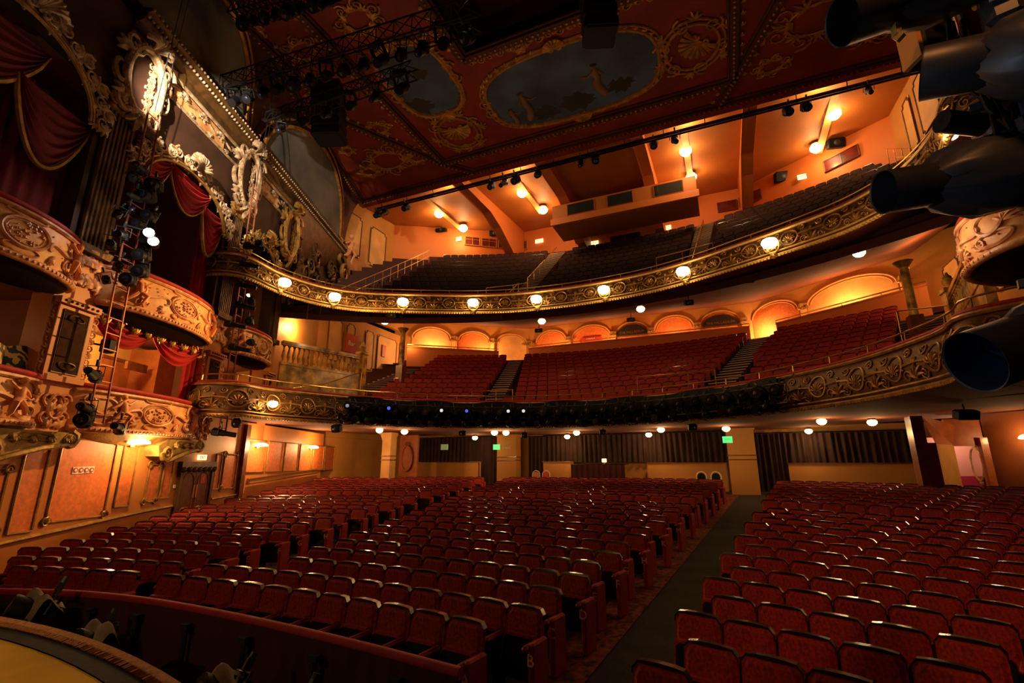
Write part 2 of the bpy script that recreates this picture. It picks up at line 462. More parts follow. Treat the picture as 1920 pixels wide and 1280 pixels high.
for w, (i, blk, k, x, y, a, n) in near:
    o = _root if not used_proto[0] else copy_tree(_root); used_proto[0] = True
    o.location = (x, y, zf(rows[i])); o.rotation_euler = (0, 0, a)
    o['label'] = 'red folding seat %s, %s row, %s from %s aisle' % ({'C': 'in the centre block', 'L': 'near the orange wall', 'R': 'beyond the dark aisle'}[blk], ORD[i], ORD[k], {'C': 'the dark', 'L': 'its', 'R': 'that'}[blk])
    o['group'] = 'folding seats in the stalls'
    if k == 0 and blk in 'CL':
        if _em is None:
            e = ends_mb.build('end_panel', 'velvet_rail', o); _em = e
        else:
            e = _em.copy(); C.objects.link(e); e.parent = o
        e.location = (0, 0, 0)
        t = text('row_letter', LET[i], .17, 'letter_cream', facing((.305, -.194, .50), (0, -1, 0)))
        t.parent = e
def merge_seats(name, lst, label, parts=SEATMB, mats=('velvet', 'lacquer', 'black')):
    mb = MB()
    for (x, y, z, a) in lst:
        M = Matrix.Translation((x, y, z)) @ Matrix.Rotation(a, 4, 'Z')
        for m_, idx in parts:
            mb.mi = idx; mb.add(m_.v, m_.f, M)
    o = mb.build(name, list(mats)); tag(o, label, 'seats', kind='stuff'); return o
SM4 = ('velvet', 'lacquer', 'black', 'velvet_rail')
_sc = [q for w, q in vis[300:]]
_mb = MB()
for (i, blk, k, x, y, a, n) in rest:
    M = Matrix.Translation((x, y, zf(rows[i]))) @ Matrix.Rotation(a, 4, 'Z')
    for m_, idx in SEATMB+([(ends_mb, 3)] if k == 0 and blk in 'CL' else []):
        _mb.mi = idx; _mb.add(m_.v, m_.f, M)
tag(_mb.build('theatre_seats', list(SM4)), 'farther rows of red velvet folding seats filling the rear of the stalls', 'seats', kind='stuff')
# ================================================================= generic pieces
def slab(mb, P, s0, s1, z0, z1, h0, h1):
    mb.prism([(s0, z0), (s1, z0), (s1, z1), (s0, z1)], h0, h1, P); return mb
def smooth_curve(pts, n=8):
    out = []
    for i in range(len(pts)-1):
        p0 = pts[max(i-1, 0)]; p1 = pts[i]; p2 = pts[i+1]; p3 = pts[min(i+2, len(pts)-1)]
        for k in range(n):
            t = k/n; out.append(tuple(.5*((2*p1[j])+(-p0[j]+p2[j])*t+(2*p0[j]-5*p1[j]+4*p2[j]-p3[j])*t*t+(-p0[j]+3*p1[j]-3*p2[j]+p3[j])*t**3) for j in (0, 1)))
    out.append(pts[-1]); return out
class Front:
    """plan curve of a balcony front; fm(s, z, h) gives the point h metres outwards of it"""
    def __init__(s, half, bulge=.12, z0=0, H=1):
        L = [(XC-u, y) for u, y in half]; R = [(XC+u, y) for u, y in reversed(half[:-1])]
        s.p = smooth_curve(L+R, 6); s.z0 = z0; s.H = H; s.b = bulge
        s.cum = [0]
        for a, b in zip(s.p, s.p[1:]): s.cum.append(s.cum[-1]+math.dist(a, b))
        s.L = s.cum[-1]
    def at(s, t):
        t = max(0, min(s.L-1e-6, t)); lo = 0; hi = len(s.cum)-1
        while hi-lo > 1:
            m = (lo+hi)//2
            if s.cum[m] <= t: lo = m
            else: hi = m
        k = (t-s.cum[lo])/(s.cum[lo+1]-s.cum[lo]); a = s.p[lo]; b = s.p[lo+1]
        def tan(i):
            q = s.p[min(i+1, len(s.p)-1)]; r = s.p[max(i-1, 0)]; return Vector((q[0]-r[0], q[1]-r[1], 0)).normalized()
        T = (tan(lo)*(1-k)+tan(lo+1)*k).normalized()
        return Vector((a[0]+(b[0]-a[0])*k, a[1]+(b[1]-a[1])*k, 0)), Vector((T.y, -T.x, 0))
    def fm(s, t, z, h):
        p, n = s.at(t); q = max(0, min(1, (z-s.z0)/s.H))
        return p+n*(h+s.b*math.sin(PI*min(1, q*1.15)))+Vector((0, 0, z))
    def s_of(s, x, y):
        return min(range(len(s.p)), key=lambda i: (s.p[i][0]-x)**2+(s.p[i][1]-y)**2)

# ================================================================= side walls of the stage end
mb = MB()
slab(mb, PL, -2.4, 17.25, -3.2, .75, -.35, 0)
slab(mb, PL, 7.4, 17.25, .75, 1.6, -.35, 0)
for s0, s1, zt in ((.9, 2.05, 12.2), (6.4, 7.4, 12.2), (10.3, 10.95, 12.2)): slab(mb, PL, s0, s1, .75, 5.0, -.5, 0)
for s0, s1 in ((-2.4, .9), (2.05, 6.4), (7.4, 10.3)):
    slab(mb, PL, s0, s1, 3.85, 4.95, -.35, -.02)
struct('wall_left', mb, 'wall_stall')
mb = MB()
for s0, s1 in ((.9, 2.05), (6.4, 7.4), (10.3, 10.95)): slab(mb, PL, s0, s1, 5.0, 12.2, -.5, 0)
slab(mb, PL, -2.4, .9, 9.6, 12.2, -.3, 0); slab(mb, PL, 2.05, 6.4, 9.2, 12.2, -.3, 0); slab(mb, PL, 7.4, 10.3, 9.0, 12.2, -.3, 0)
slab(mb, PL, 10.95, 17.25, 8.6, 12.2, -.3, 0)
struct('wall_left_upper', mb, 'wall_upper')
# rooms behind the box openings
mb = MB()
for z0, z1 in ((.75, 3.85), (4.0, 9.6)):
    slab(mb, PL, -2.4, 10.95, z0-.1, z0, -3.0, -.3)
    slab(mb, PL, -2.4, 10.95, z1, z1+.1, -3.0, -.3)
    for s in (1.5, 6.9, 10.9): slab(mb, PL, s-.08, s+.08, z0, z1, -3.0, -.4)
slab(mb, PL, -2.4, .9, .75, 9.7, -3.1, -3.0); slab(mb, PL, 6.9, 10.95, .75, 9.7, -3.1, -3.0); slab(mb, PL, .9, 6.9, 3.9, 9.7, -3.1, -3.0)
struct('wall_boxes', mb, 'box_room')
mb = MB(); slab(mb, PL, 1.5, 6.9, .75, 3.85, -2.3, -2.2)
struct('wall_box_rear', mb, 'ochre_pale')
# cornice and cove
mb = MB()
def corn(P, s0, s1):
    prof = [(0, 11.75), (.10, 11.8), (.12, 12.0), (.32, 12.1), (.38, 12.28), (.50, 12.36), (.50, 12.46), (.0, 12.5)]
    mb.add([P(s, z, h) for s in (s0, s1) for h, z in prof], [(i, i+1, 8+i+1, 8+i) for i in range(7)]+[tuple(range(7, -1, -1)), tuple(range(8, 16))])
corn(PL, 1.2, 17.4); corn(PR, 1.2, 17.4)
struct('trim_3', mb, 'gold_dark')
mb = MB()
for P in (PL, PR):
    mb.grid(lambda u, v: P(-2+19.4*u, 12.45+3.55*math.sin(v*PI/2), .05+.95*(1-math.cos(v*PI/2))), 8, 8)
struct('wall_cove', mb, 'ceil_dark', True)
def lunette(s0, s1, zt, label):
    t = thing('painted_lunette', label, 'mural', PL((s0+s1)/2, 12.5, .2))
    P = lambda u, v, h=0: PL(u, v, h+.08+.95*(1-math.cos(max(0, min(1, (v-12.45)/3.55))*PI/2))*.9)
    m = MB(); N = 20
    c = (s0+s1)/2; r = (s1-s0)/2; vs = []; fs = []
    for j in range(7):
        for i in range(N+1):
            a = PI*i/N; k = j/6
            vs.append(P(c-r*math.cos(a)*k, 12.5+(zt-12.5)*math.sin(a)*k, .12))
    for j in range(6):
        for i in range(N): a = j*(N+1)+i; fs.append((a, a+1, a+N+2, a+N+1))
    m.add(vs, fs); m.build('painting', 'lunette', t, smooth=True)
    m = MB(); m.tube([P(c-r*math.cos(PI*i/N), 12.5+(zt-12.5)*math.sin(PI*i/N), .14) for i in range(N+1)], .09, 6)
    m.tube([P(c-(r+.35)*math.cos(PI*i/N), 12.5+(zt+.28-12.5)*math.sin(PI*i/N), .12) for i in range(N+1)], .05, 6)
    m.build('moulding', 'ceil_gold', t, smooth=True)
lunette(.6, 6.3, 15.3, 'dark painted lunette above the brightly lit cornice over the stage boxes')
lunette(7.6, 16.2, 15.5, 'long dark painted lunette above the cornice beside the gallery')
# cornice ornament
t = thing('cornice_frieze', 'cream and gold plaster frieze running under the painted lunettes', 'plasterwork', PL(9, 12.2, 0))
m = MB(); PF = lambda u, v, h: PL(u, v, h)
s = 1.5
while s < 17.0:
    sscroll(m, PF, s+.45, 11.4, .85, .5, .035, 1 if int(s*10) % 2 else -1, .04)
    shell(m, PF, s, 11.35, .20, PI/2, .03, .06, 7)
    leaf(m, PF, s+.45, 11.15, .22, -PI/2, .03, .05)
    s += .95
s = 1.25
while s < 17.3:
    blob(m, PL(s, 12.2, .40), .055, 6, 4); blob(m, PL(s, 12.42, .50), .05, 6, 4); s += .16
m.build('relief', 'bright_relief', t, smooth=True)
m = MB()
line(m, PF, 1.2, 11.0, 17.2, 11.0, .05, .03); line(m, PF, 1.2, 11.68, 17.2, 11.68, .06, .08)
m.build('bead_line', 'bright_relief', t)

# ---- pilasters, cartouches
def pilaster(s0, s1, label, lower=True, upper=True):
    c = (s0+s1)/2; w = s1-s0
    t = thing('pilaster', label, 'pilaster', PL(c, .8, 0))
    m = MB()
    if lower:
        slab(m, PL, s0+.05, s1-.05, 1.95, 3.7, 0, .10)
        slab(m, PL, s0-.02, s1+.02, 3.65, 3.80, 0, .20); slab(m, PL, s0, s1, 1.85, 1.98, 0, .16)
    m.build('pedestal', 'wall_stall', t)
    if lower:
        m = MB(); slab(m, PL, s0+.22, s1-.22, 2.08, 3.5, .10, .125); m.build('sunk_panel', 'panel_bronze', t)
        m = MB(); rect(m, PF, s0+.19, 2.05, s1-.19, 3.53, .018, .115)
        cscroll(m, PF, c, 3.35, w*.4, .2, .02, 1, .14); cscroll(m, PF, c, 2.25, w*.4, .2, .02, -1, .14)
        for k in range(7): blob(m, PL(s0+.1+k*(w-.2)/6, 3.72, .21), .035, 5, 3)
        m.build('panel_moulding', 'gold_dark', t, smooth=True)
    m = MB(); n = 7; zt = 9.3
    for k in range(n):
        x = s0+.10+(w-.2)*(k+.5)/n; m.tube([PL(x, 5.25, .10), PL(x, zt, .10)], (w-.2)/n*.42, 6)
    slab(m, PL, s0+.04, s1-.04, 5.05, 5.25, 0, .22)
    m.build('fluted_shaft', 'gold_dark', t, smooth=True)
    m = MB()
    slab(m, PL, s0-.02, s1+.02, zt, zt+.18, 0, .24)
    for k in (-1, 0, 1): leaf(m, PF, c+k*w*.3, zt-.25, .42, PI/2, .05, .10)
    for k in (-1, 1): spiral(m, PF, c+k*w*.42, zt+.05, .17, 0, 1.5, k, .05, .20)
    m.build('capital', 'old_gold', t, smooth=True)
    return t
def pier_ornament(s0, s1, label):
    t = thing('pier_ornament', label, 'plasterwork', PL((s0+s1)/2, 1, 0)); m = MB(); c = (s0+s1)/2
    for z in (1.05, 1.45):
        for k in (-1, 1): spiral(m, PF, c+k*.2, z, .17, 0, 1.5, k, .035, .03); leaf(m, PF, c+k*.1, z-.1, .25, -PI/2+k*.5, .03, .03)
    ring(m, PF, c, 1.3, .2, .28, .03, .05, 5, 18)
    for z in [2.1+.35*i for i in range(5)]:
        for x in (s0+.05, s1-.02): spiral(m, PF, x, z, .11, z, 1.5, 1, .025, .02); leaf(m, PF, x, z+.1, .22, PI/2+.5*math.sin(z*9), .022, .02)
    for k in range(9): leaf(m, PF, s0+.1+(s1-s0-.2)*k/8, 4.3+.5*(k % 2), .35, PI/2+.3*(k-4), .04, .05)
    m.build('scrolls', 'cream_relief', t, smooth=True)
pier_ornament(1.0, 2.1, 'cream scrollwork on the pier behind the foot of the first ladder')
pier_ornament(6.45, 7.5, 'cream scrollwork on the pier behind the foot of the second ladder')
pilaster(.95, 2.0, 'fluted dark gold pilaster behind the first lantern ladder')
pilaster(6.45, 7.35, 'fluted dark gold pilaster behind the second lantern ladder')
pilaster(10.32, 10.92, 'slim fluted dark pilaster where the marble balustrade begins')
def cartouche(P, c, zc, ru, rv, label, m_='bright_relief', field='gold_dark'):
    t = thing('cartouche', label, 'plasterwork', P(c, zc-rv, 0))
    f = lambda u, v, h: P(u, v, h)
    m = MB(); m.prism([(c+ru*.93*math.cos(2*PI*i/24), zc+rv*.93*math.sin(2*PI*i/24)) for i in range(24)], 0, .16, f)
    m.build('oval_field', field if field != 'gold_dark' else 'wall_upper', t)
    m = MB()
    ring(m, f, c, zc, ru, rv, .11, .24, 7, 30); ring(m, f, c, zc, ru*.84, rv*.86, .04, .22, 5, 30)
    for k in range(34):
        a = 2*PI*k/34; blob(m, f(c+ru*1.10*math.cos(a), zc+rv*1.07*math.sin(a), .30), .055, 5, 3)
    shell(m, f, c, zc+rv*1.0, ru*.75, PI/2, .07, .30, 9)
    for k in (-1, 1):
        cscroll(m, f, c+k*ru*1.15, zc-rv*.15, ru*.7, rv*.7, .06, k, .2)
        spiral(m, f, c+k*ru*.95, zc+rv*.75, .32, 0, 1.4, k, .07, .28); spiral(m, f, c+k*ru*.75, zc-rv*.95, .30, PI, 1.4, -k, .07, .26)
        leaf(m, f, c+k*ru*1.1, zc+rv*.4, .5, PI/2-k*.7, .055, .2); leaf(m, f, c+k*ru*.8, zc-rv*.7, .55, -PI/2+k*.5, .055, .2)
    leaf(m, f, c, zc-rv*.95, .75, -PI/2, .07, .24)
    m.build('oval_frame', m_, t, smooth=True)
    m = MB()
    for k in range(22):
        zz = zc-rv*.7+rv*1.4*k/22; spiral(m, f, c+ru*(.38+.12*math.sin(k*1.7)), zz, .10, k, 1.2, 1 if k % 2 else -1, .026, .19, 5, 8); leaf(m, f, c+ru*.45, zz, .16, k*1.3, .02, .18, 4, .6, 3)
    m.build('relief', m_, t, smooth=True)
    return t
cartouche(PL, 1.75, 10.45, .62, 1.05, 'brightly lit oval plaster cartouche above the first lantern ladder')
cartouche(PL, 7.05, 10.8, .62, 1.15, 'pale glaring oval plaster cartouche above the second lantern ladder')
cartouche(PL, 10.7, 10.3, .60, 1.10, 'dim bronze oval plaster cartouche hanging above the upper circle end', 'old_gold')
def spandrel(P, s0, s1, z0, z1, label, zt=None, mm='old_gold'):
    """scrolled plaster arch over a box opening"""
    t = thing('arch_ornament', label, 'plasterwork', P((s0+s1)/2, z1, 0)); f = lambda u, v, h: P(u, v, h)
    c = (s0+s1)/2; r = (s1-s0)/2; m = MB()
    for k in range(3): ring(m, f, c, z0, r-.05-.13*k, (z1-z0)*(1-.08*k), .045, .10+.05*k, 6, 26, 0, PI)
    m.build('arch_moulding', mm, t, smooth=True)
    m = MB()
    NS = 19
    for k in range(NS):
        a = PI*(k+.5)/NS; q = 1+.07*(k % 2); x = c+(r+.05)*q*math.cos(a); y = z0+(z1-z0)*q*math.sin(a); g = 1 if k % 2 else -1
        spiral(m, f, x, y+.05, .21, a, 1.6, g, .036, .2); leaf(m, f, x, y, .36, a+.7*g, .034, .17); leaf(m, f, x-.2*math.cos(a), y-.2*math.sin(a), .26, a+PI/2*g, .026, .15, 4, .6, 3)
    shell(m, f, c, z1-.05, .5, PI/2, .07, .26, 9)
    m.build('scrollwork', 'bright_relief' if z1 > 9 else mm, t, smooth=True)
spandrel(PL, 2.1, 6.35, 8.0, 9.35, 'curling plaster arch over the upper box with bright red swags')
spandrel(PL, -3.2, .85, 8.2, 9.8, 'dark curling plaster arch over the huge curtained upper box')
spandrel(PL, 7.45, 10.25, 7.6, 9.0, 'bronze curling plaster arch over the upper box by the balcony end')
# gallery side: scroll bracket end of the cornice with a reclining figure
# ================================================================= stage boxes
def cherub(P, s, z, h, k=1, sc=1.0, parent=None):
    m = MB(); q = lambda a, b, c=0: P(s+a*sc*k, z+b*sc, h+c*sc)
    blob(m, q(0, .62, .06), .085*sc, 8, 6)
    m.tube([q(.0, .52), q(.02, .42, .03), q(.04, .28, .03), (q(.05, .18, .02))], [.05*sc, .10*sc, .095*sc, .10*sc], 8)
    m.tube([q(.05, .2, .04), q(.20, .12, .12), q(.16, -.12, .06), q(.22, -.20, .06)], [.075*sc, .07*sc, .045*sc, .03*sc], 7)
    m.tube([q(.03, .2, .02), q(-.12, .05, .08), q(-.25, -.12, .04), q(-.32, -.12, .04)], [.075*sc, .065*sc, .045*sc, .03*sc], 7)
    m.tube([q(.0, .48, .02), q(.16, .42, .06), q(.30, .52, .05), q(.35, .56, .05)], [.05*sc, .042*sc, .034*sc, .025*sc], 6)
    m.tube([q(.0, .48, .02), q(-.14, .38, .05), q(-.25, .30, .03), q(-.29, .28, .03)], [.05*sc, .042*sc, .034*sc, .025*sc], 6)
    return m.build('cherub', 'flesh', parent, smooth=True)
def box_front(P, s0, s1, z0, H, bulge, label, figures=((.15, 1), (.9, -1)), mm='cream', mr='cream_relief'):
    L = s1-s0; c = (s0+s1)/2
    t = thing('box_parapet', label, 'balcony', P(c, z0, 0))
    def b(s): q = max(0, min(1, (s-s0)/L)); return bulge*math.sin(PI*q)**.55
    def f(u, v, h):
        q = max(0, min(1, (v-z0)/H)); return P(u, v, h+b(u)+.10*math.sin(PI*q)*(.3+.7*b(u)/max(bulge, .01)))
    m = MB(); m.grid(lambda u, v: f(s0+L*u, z0+H*v, 0), 30, 8); 
    m.grid(lambda u, v: P(s0+L*u, z0+H, b(s0+L*u)*(1-v)-.05*v), 30, 1)
    m.build('curved_front', mm, t, smooth=True)
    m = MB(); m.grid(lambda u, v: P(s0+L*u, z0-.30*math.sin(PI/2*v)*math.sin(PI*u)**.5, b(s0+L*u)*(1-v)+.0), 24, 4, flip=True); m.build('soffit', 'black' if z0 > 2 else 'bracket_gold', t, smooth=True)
    m = MB(); m.tube([f(s0+L*i/30, z0+.05, .05) for i in range(31)], .085, 8); m.tube([f(s0+L*i/30, z0+H-.09, .04) for i in range(31)], .05, 6)
    for i in range(int(L/.12)): blob(m, f(s0+.06+i*.12, z0+.05, .13), .035, 5, 3)
    m.build('base_roll', mr, t, smooth=True)
    m = MB(); m.tube([P(s0+L*i/30, z0+H+.035, b(s0+L*i/30)+.01) for i in range(31)], .06, 8); m.build('velvet_rail', 'velvet_rail', t, smooth=True)
    m = MB(); zm = z0+H*.52
    ring(m, f, c, zm, L*.13, H*.27, .036, .02, 5, 28); ring(m, f, c, zm, L*.105, H*.21, .012, .02, 5, 28)
    for k in (-1, 1):
        sscroll(m, f, c+k*L*.23, zm, L*.2, H*.6, .038, k, .02); cscroll(m, f, c+k*L*.37, zm+H*.12, L*.13, H*.5, .034, k, .02)
        cscroll(m, f, c+k*L*.37, zm-H*.2, L*.16, H*.3, .032, -1, .02); spiral(m, f, c+k*L*.3, zm-H*.22, .13, 0, 1.5, k, .032, .02)
        leaf(m, f, c+k*L*.17, zm-H*.25, .22, -PI/2+k, .022, .03); leaf(m, f, c+k*L*.43, zm, .26, PI/2-k*.6, .022, .03)
        spiral(m, f, c+k*L*.45, zm+H*.18, .13, 0, 1.6, -k, .032, .03)
    cscroll(m, f, c, zm-H*.3, L*.2, H*.2, .02, -1, .02); cscroll(m, f, c, zm+H*.33, L*.22, H*.16, .02, 1, .02)
    rnd = random.Random(int(s0*10)+int(z0*7))
    for k in range(46):
        a = rnd.uniform(0, 6.28); r_ = rnd.random()**.6
        blob(m, f(c+L*.11*r_*math.cos(a), zm+H*.22*r_*math.sin(a), .015), rnd.uniform(.018, .036), 5, 3)
    for k in range(30):
        blob(m, f(s0+L*rnd.uniform(.05, .95), z0+H*rnd.uniform(.2, .8), .012), rnd.uniform(.012, .022), 5, 3)
    m.build('relief', mr, t, smooth=True)
    for fr, k in figures:
        u = s0+L*fr; p0 = lambda a, b_, c_=0: f(a, b_, c_)
        cherub(p0, u, z0+H*.32, .05, k, .85*H, t)
    return t
box_front(PL, -2.6, 1.05, .78, 1.07, .42, 'cream rococo parapet of the lower stage box nearest the proscenium', ((.80, -1),))
box_front(PL, 1.95, 6.35, .78, 1.07, .42, 'cream rococo parapet of the lower box with a yellow wall behind', ((.22, 1), (.92, -1)))
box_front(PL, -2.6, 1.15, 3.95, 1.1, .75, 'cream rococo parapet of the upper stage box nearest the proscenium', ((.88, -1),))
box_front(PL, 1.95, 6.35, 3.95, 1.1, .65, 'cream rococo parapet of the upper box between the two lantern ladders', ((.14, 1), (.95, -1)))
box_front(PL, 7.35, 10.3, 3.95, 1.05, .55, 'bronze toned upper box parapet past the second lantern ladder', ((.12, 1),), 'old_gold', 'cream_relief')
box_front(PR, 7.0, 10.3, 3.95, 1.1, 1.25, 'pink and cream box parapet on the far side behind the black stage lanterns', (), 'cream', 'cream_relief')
# curtains
def swag(P, s0, s1, z0, dz, h, t, m_='curtain_red', folds=6, trim=True):
    def f(u, v):
        sag = dz*(.25+.75*v)*math.sin(PI*u)**.8*v if False else dz*v*(math.sin(PI*u)**.7)
        return P(s0+(s1-s0)*u, z0-sag, h+.05*math.sin(v*folds*2*PI)+.06*math.sin(PI*v))
    m = MB(); m.grid(f, 20, folds*6); m.build('swag', m_, t, smooth=True)
    if trim:
        m = MB(); m.tube([Vector(f(i/20, 1))+Vector((0, 0, -.02)) for i in range(21)], .035 if dz < 1.3 else .06, 6); m.build('gold_fringe', 'old_gold', t, smooth=True)
def drape(P, s0, s1, z0, z1, h, t, m_='curtain_red', folds=7, amp=.07, taper=0):
    m = MB()
    def f(u, v):
        k = 1-taper*v; return P(s0+(s1-s0)*u*k, z0+(z1-z0)*v, h+amp*math.sin(u*folds*2*PI)*(.6+.4*math.sin(v*3+u*2)))
    m.grid(f, folds*8, 10); m.build('hanging_drape', m_, t, smooth=True)
t = thing('box_curtain', 'huge dark red curtain with gold trimmed swags in the upper stage box', 'curtain', PL(0, 5.1, -.5))
swag(PL, -3.0, -.4, 9.2, 1.6, -.15, t, 'curtain_maroon'); swag(PL, -.9, .9, 8.3, 1.7, -.12, t, 'curtain_maroon'); drape(PL, -.75, .9, 8.6, 5.0, -.45, t, 'curtain_maroon', 5)
t = thing('box_curtain', 'bright red scalloped swags with gold fringe under the plaster arch', 'curtain', PL(4, 8, -.4))
swag(PL, 2.05, 3.6, 9.1, 1.25, -.05, t, folds=6); swag(PL, 3.5, 5.5, 9.1, 1.2, -.05, t, folds=6)
swag(PL, 5.2, 6.35, 8.6, 1.6, -.05, t); drape(PL, 5.6, 6.4, 8.4, 5.0, -.35, t, 'curtain_red', 4)
t = thing('box_curtain', 'vivid red swagged curtain framing the yellow walled lower box', 'curtain', PL(4, 3, -.4))
swag(PL, 2.05, 4.2, 3.80, .75, -.08, t, folds=4, trim=False); swag(PL, 4.1, 6.4, 3.80, .80, -.08, t, folds=4, trim=False); drape(PL, 5.75, 6.4, 3.5, 1.85, -.18, t, 'curtain_red', 3, .06, .0)
t = thing('pelmet', 'dark gold scalloped pelmet over the vivid red box curtain', 'pelmet', PL(4, 3.7, 0)); m = MB()
for k in range(9):
    spiral(m, PF, 2.3+k*.5, 3.68, .16, 0, 1.3, 1 if k % 2 else -1, .035, .06); leaf(m, PF, 2.3+k*.5, 3.65, .22, -PI/2, .03, .06)
m.build('scrollwork', 'old_gold', t, smooth=True)
# door inside lower box, loudspeaker, unseen room lights
t = thing('box_door', 'orange brown open door in the yellow walled lower box', 'door', PL(5.6, .8, -2.2))
m = MB(); slab(m, PL, 4.9, 6.0, .8, 3.2, -2.2, -2.12); m.build('leaf', 'wood_orange', t)
m = MB(); slab(m, PL, 6.0, 6.85, .8, 3.7, -2.2, -1.2); m.build('side_panel', 'wood_orange', t)
m = MB(); slab(m, PL, 4.9, 5.7, 2.85, 3.1, -1.4, -1.3); slab(m, PL, 4.85, 6.05, 3.2, 3.3, -2.2, -2.08); m.build('head_board', 'wood_dark', t)
t = thing('loudspeaker', 'small black loudspeaker on a wall bracket beside the yellow box wall', 'speaker', PL(2.3, 2.9, 0)); m = MB()
m.box((0, 0, 0), (.26, .24, .36), Matrix.Translation(PL(2.45, 2.95, .15)), rz=.4, bev=.03); m.build('cabinet', 'black', t)
m = MB(); m.bar(PL(2.1, 2.95, 0), PL(2.4, 2.95, .12), .04); m.build('bracket', 'black', t)
lamp('box_room_light', PL(4.0, 3.4, -1.0), 130, .1, (1, .62, .2)); lamp('box_room_light', PL(-.4, 3.2, -1.9), 16, .1)
lamp('box_room_light', PL(-.3, 5.6, -.7), 3, .2, (1, .2, .1)); lamp('box_room_light', PL(9, 3.0, -1.5), 45, .1)
lamp('box_room_light', PL(4.5, 7.4, -1.4), 3, .2)
# armchairs with zebra print in the first lower box
for k, (s_, lab) in enumerate(((.90, 'gold and black patterned armchair in the first lower box, beside the arch'), (.05, 'gold and black patterned armchair in the first lower box, at the frame edge'))):
    t = thing('armchair', lab, 'chair', PL(s_, .78, -.9)); m = MB()
    m.grid(lambda u, v: PL(s_-.45+.9*u, 1.5+v*(.95+.12*math.sin(PI*u)), -.30+.12*math.sin(PI*u)*math.sin(PI*v)), 10, 8)
    m.box((0, 0, 0), (.9, .5, .9), Matrix.Translation(PL(s_, 1.45, -.65)) @ Matrix.Rotation(1.17, 4, 'Z'), bev=.15); m.build('upholstery', 'zebra' if 'zebra' in MT else 'old_gold', t, smooth=True)
# consoles under the lower boxes
def console(s, L, z, label):
    t = thing('scroll_console', label, 'plasterwork', PL(s, z-.6, 0))
    m = MB(); poly = [(0, 0), (L, 0), (L*.96, -.16), (L*.6, -.30), (L*.25, -.52), (0, -.62), (-L*.2, -.5), (-L*.25, -.2)]
    m.prism([(s+a, z+b) for a, b in poly], 0, .42, PF)
    m.build('bracket_body', 'bracket_gold', t)
    m = MB()
    spiral(m, PF, s+L*.86, z-.16, .20, PI/2, 1.8, -1, .07, .42); spiral(m, PF, s-L*.02, z-.40, .24, PI, 1.8, 1, .07, .42)
    m.tube([PL(s+L*.8, z-.28, .44), PL(s+L*.5, z-.36, .48), PL(s+L*.15, z-.55, .46), PL(s, z-.66, .4)], .06, 6)
    cscroll(m, PF, s+L*.4, z-.14, L*.5, .22, .03, 1, .43)
    for k in range(4): leaf(m, PF, s+L*(.2+.2*k), z-.12, .2, -PI/2+.3*k, .03, .43)
    m.build('scrolls', 'bracket_gold', t, smooth=True)
console(.05, 1.9, .70, 'large gilt scroll console below the first box pier')
console(4.9, 1.6, .72, 'smaller gilt scroll console below the lower box with red swags')

# ================================================================= stalls side wall (orange)
def zdado(y): return -1.58+.083*(y-5.5) if y < 9 else -1.29+.05*(y-9)
t = thing('wall_panelling', 'orange painted panelling with gilt mouldings along the stalls wall', 'panelling', PL(3, -2.6, 0))
def wpanel(y0, y1, z0, z1, notch=0, corner=False, fill='panel_orange'):
    s0, s1 = sy(y0), sy(y1); m = MB(); slab(m, PL, s0, s1, z0, z1, 0, .012); m.build('silk_panel', fill, t)
    m = MB(); rect(m, PF, s0, z0, s1, z1, .028, .02, notch)
    if corner:
        for a, b in ((s0, z0), (s1, z0), (s0, z1), (s1, z1)):
            spiral(m, PF, a, b, .12, 0, 1.5, 1, .03, .03); leaf(m, PF, a, b, .18, math.atan2((z0+z1)/2-b, (s0+s1)/2-a), .02, .03, k=3)
    m.build('gilt_moulding', 'old_gold', t, smooth=True)
wpanel(2.6, 5.3, -1.35, -.1, 0, True); wpanel(5.55, 6.05, -1.42, .55); wpanel(6.3, 7.75, -1.28, .60, 0, True); wpanel(8.0, 8.45, -1.1, .62)
wpanel(8.95, 9.35, -1.05, -.02, .05, True); wpanel(9.5, 9.85, -.98, .35); wpanel(12.25, 13.0, -.85, .35, 0, True, 'panel_orange')
wpanel(11.8, 12.1, -.85, .35)
y = 13.6
for k in range(6):
    wpanel(y, y+1.25, -.30, .95, 0, False); y += 1.42
m = MB()
pts = [PL(sy(2.2+.6*i), zdado(2.2+.6*i), .05) for i in range(14)]; m.tube(pts, .05, 6)
m.tube([PL(sy(11.8+.6*i), zdado(11.8+.6*i)-.02, .05) for i in range(4)], .04, 6); m.build('dado_rail', 'old_gold', t, smooth=True)
m = MB(); m.tube([PL(sy(13.8+.6*i), -.72+.03*i, .10) for i in range(11)], .05, 6); m.tube([PL(sy(13.8+.6*i), -.56+.03*i, .04) for i in range(11)], .03, 6); m.build('handrail', 'brass', t, smooth=True)
m = MB(); slab(m, PL, sy(12.85)+.35, sy(12.85)+.62, -2.2, 1.5, 0, .15); m.build('pilaster_strip', 'wood_dark', t)
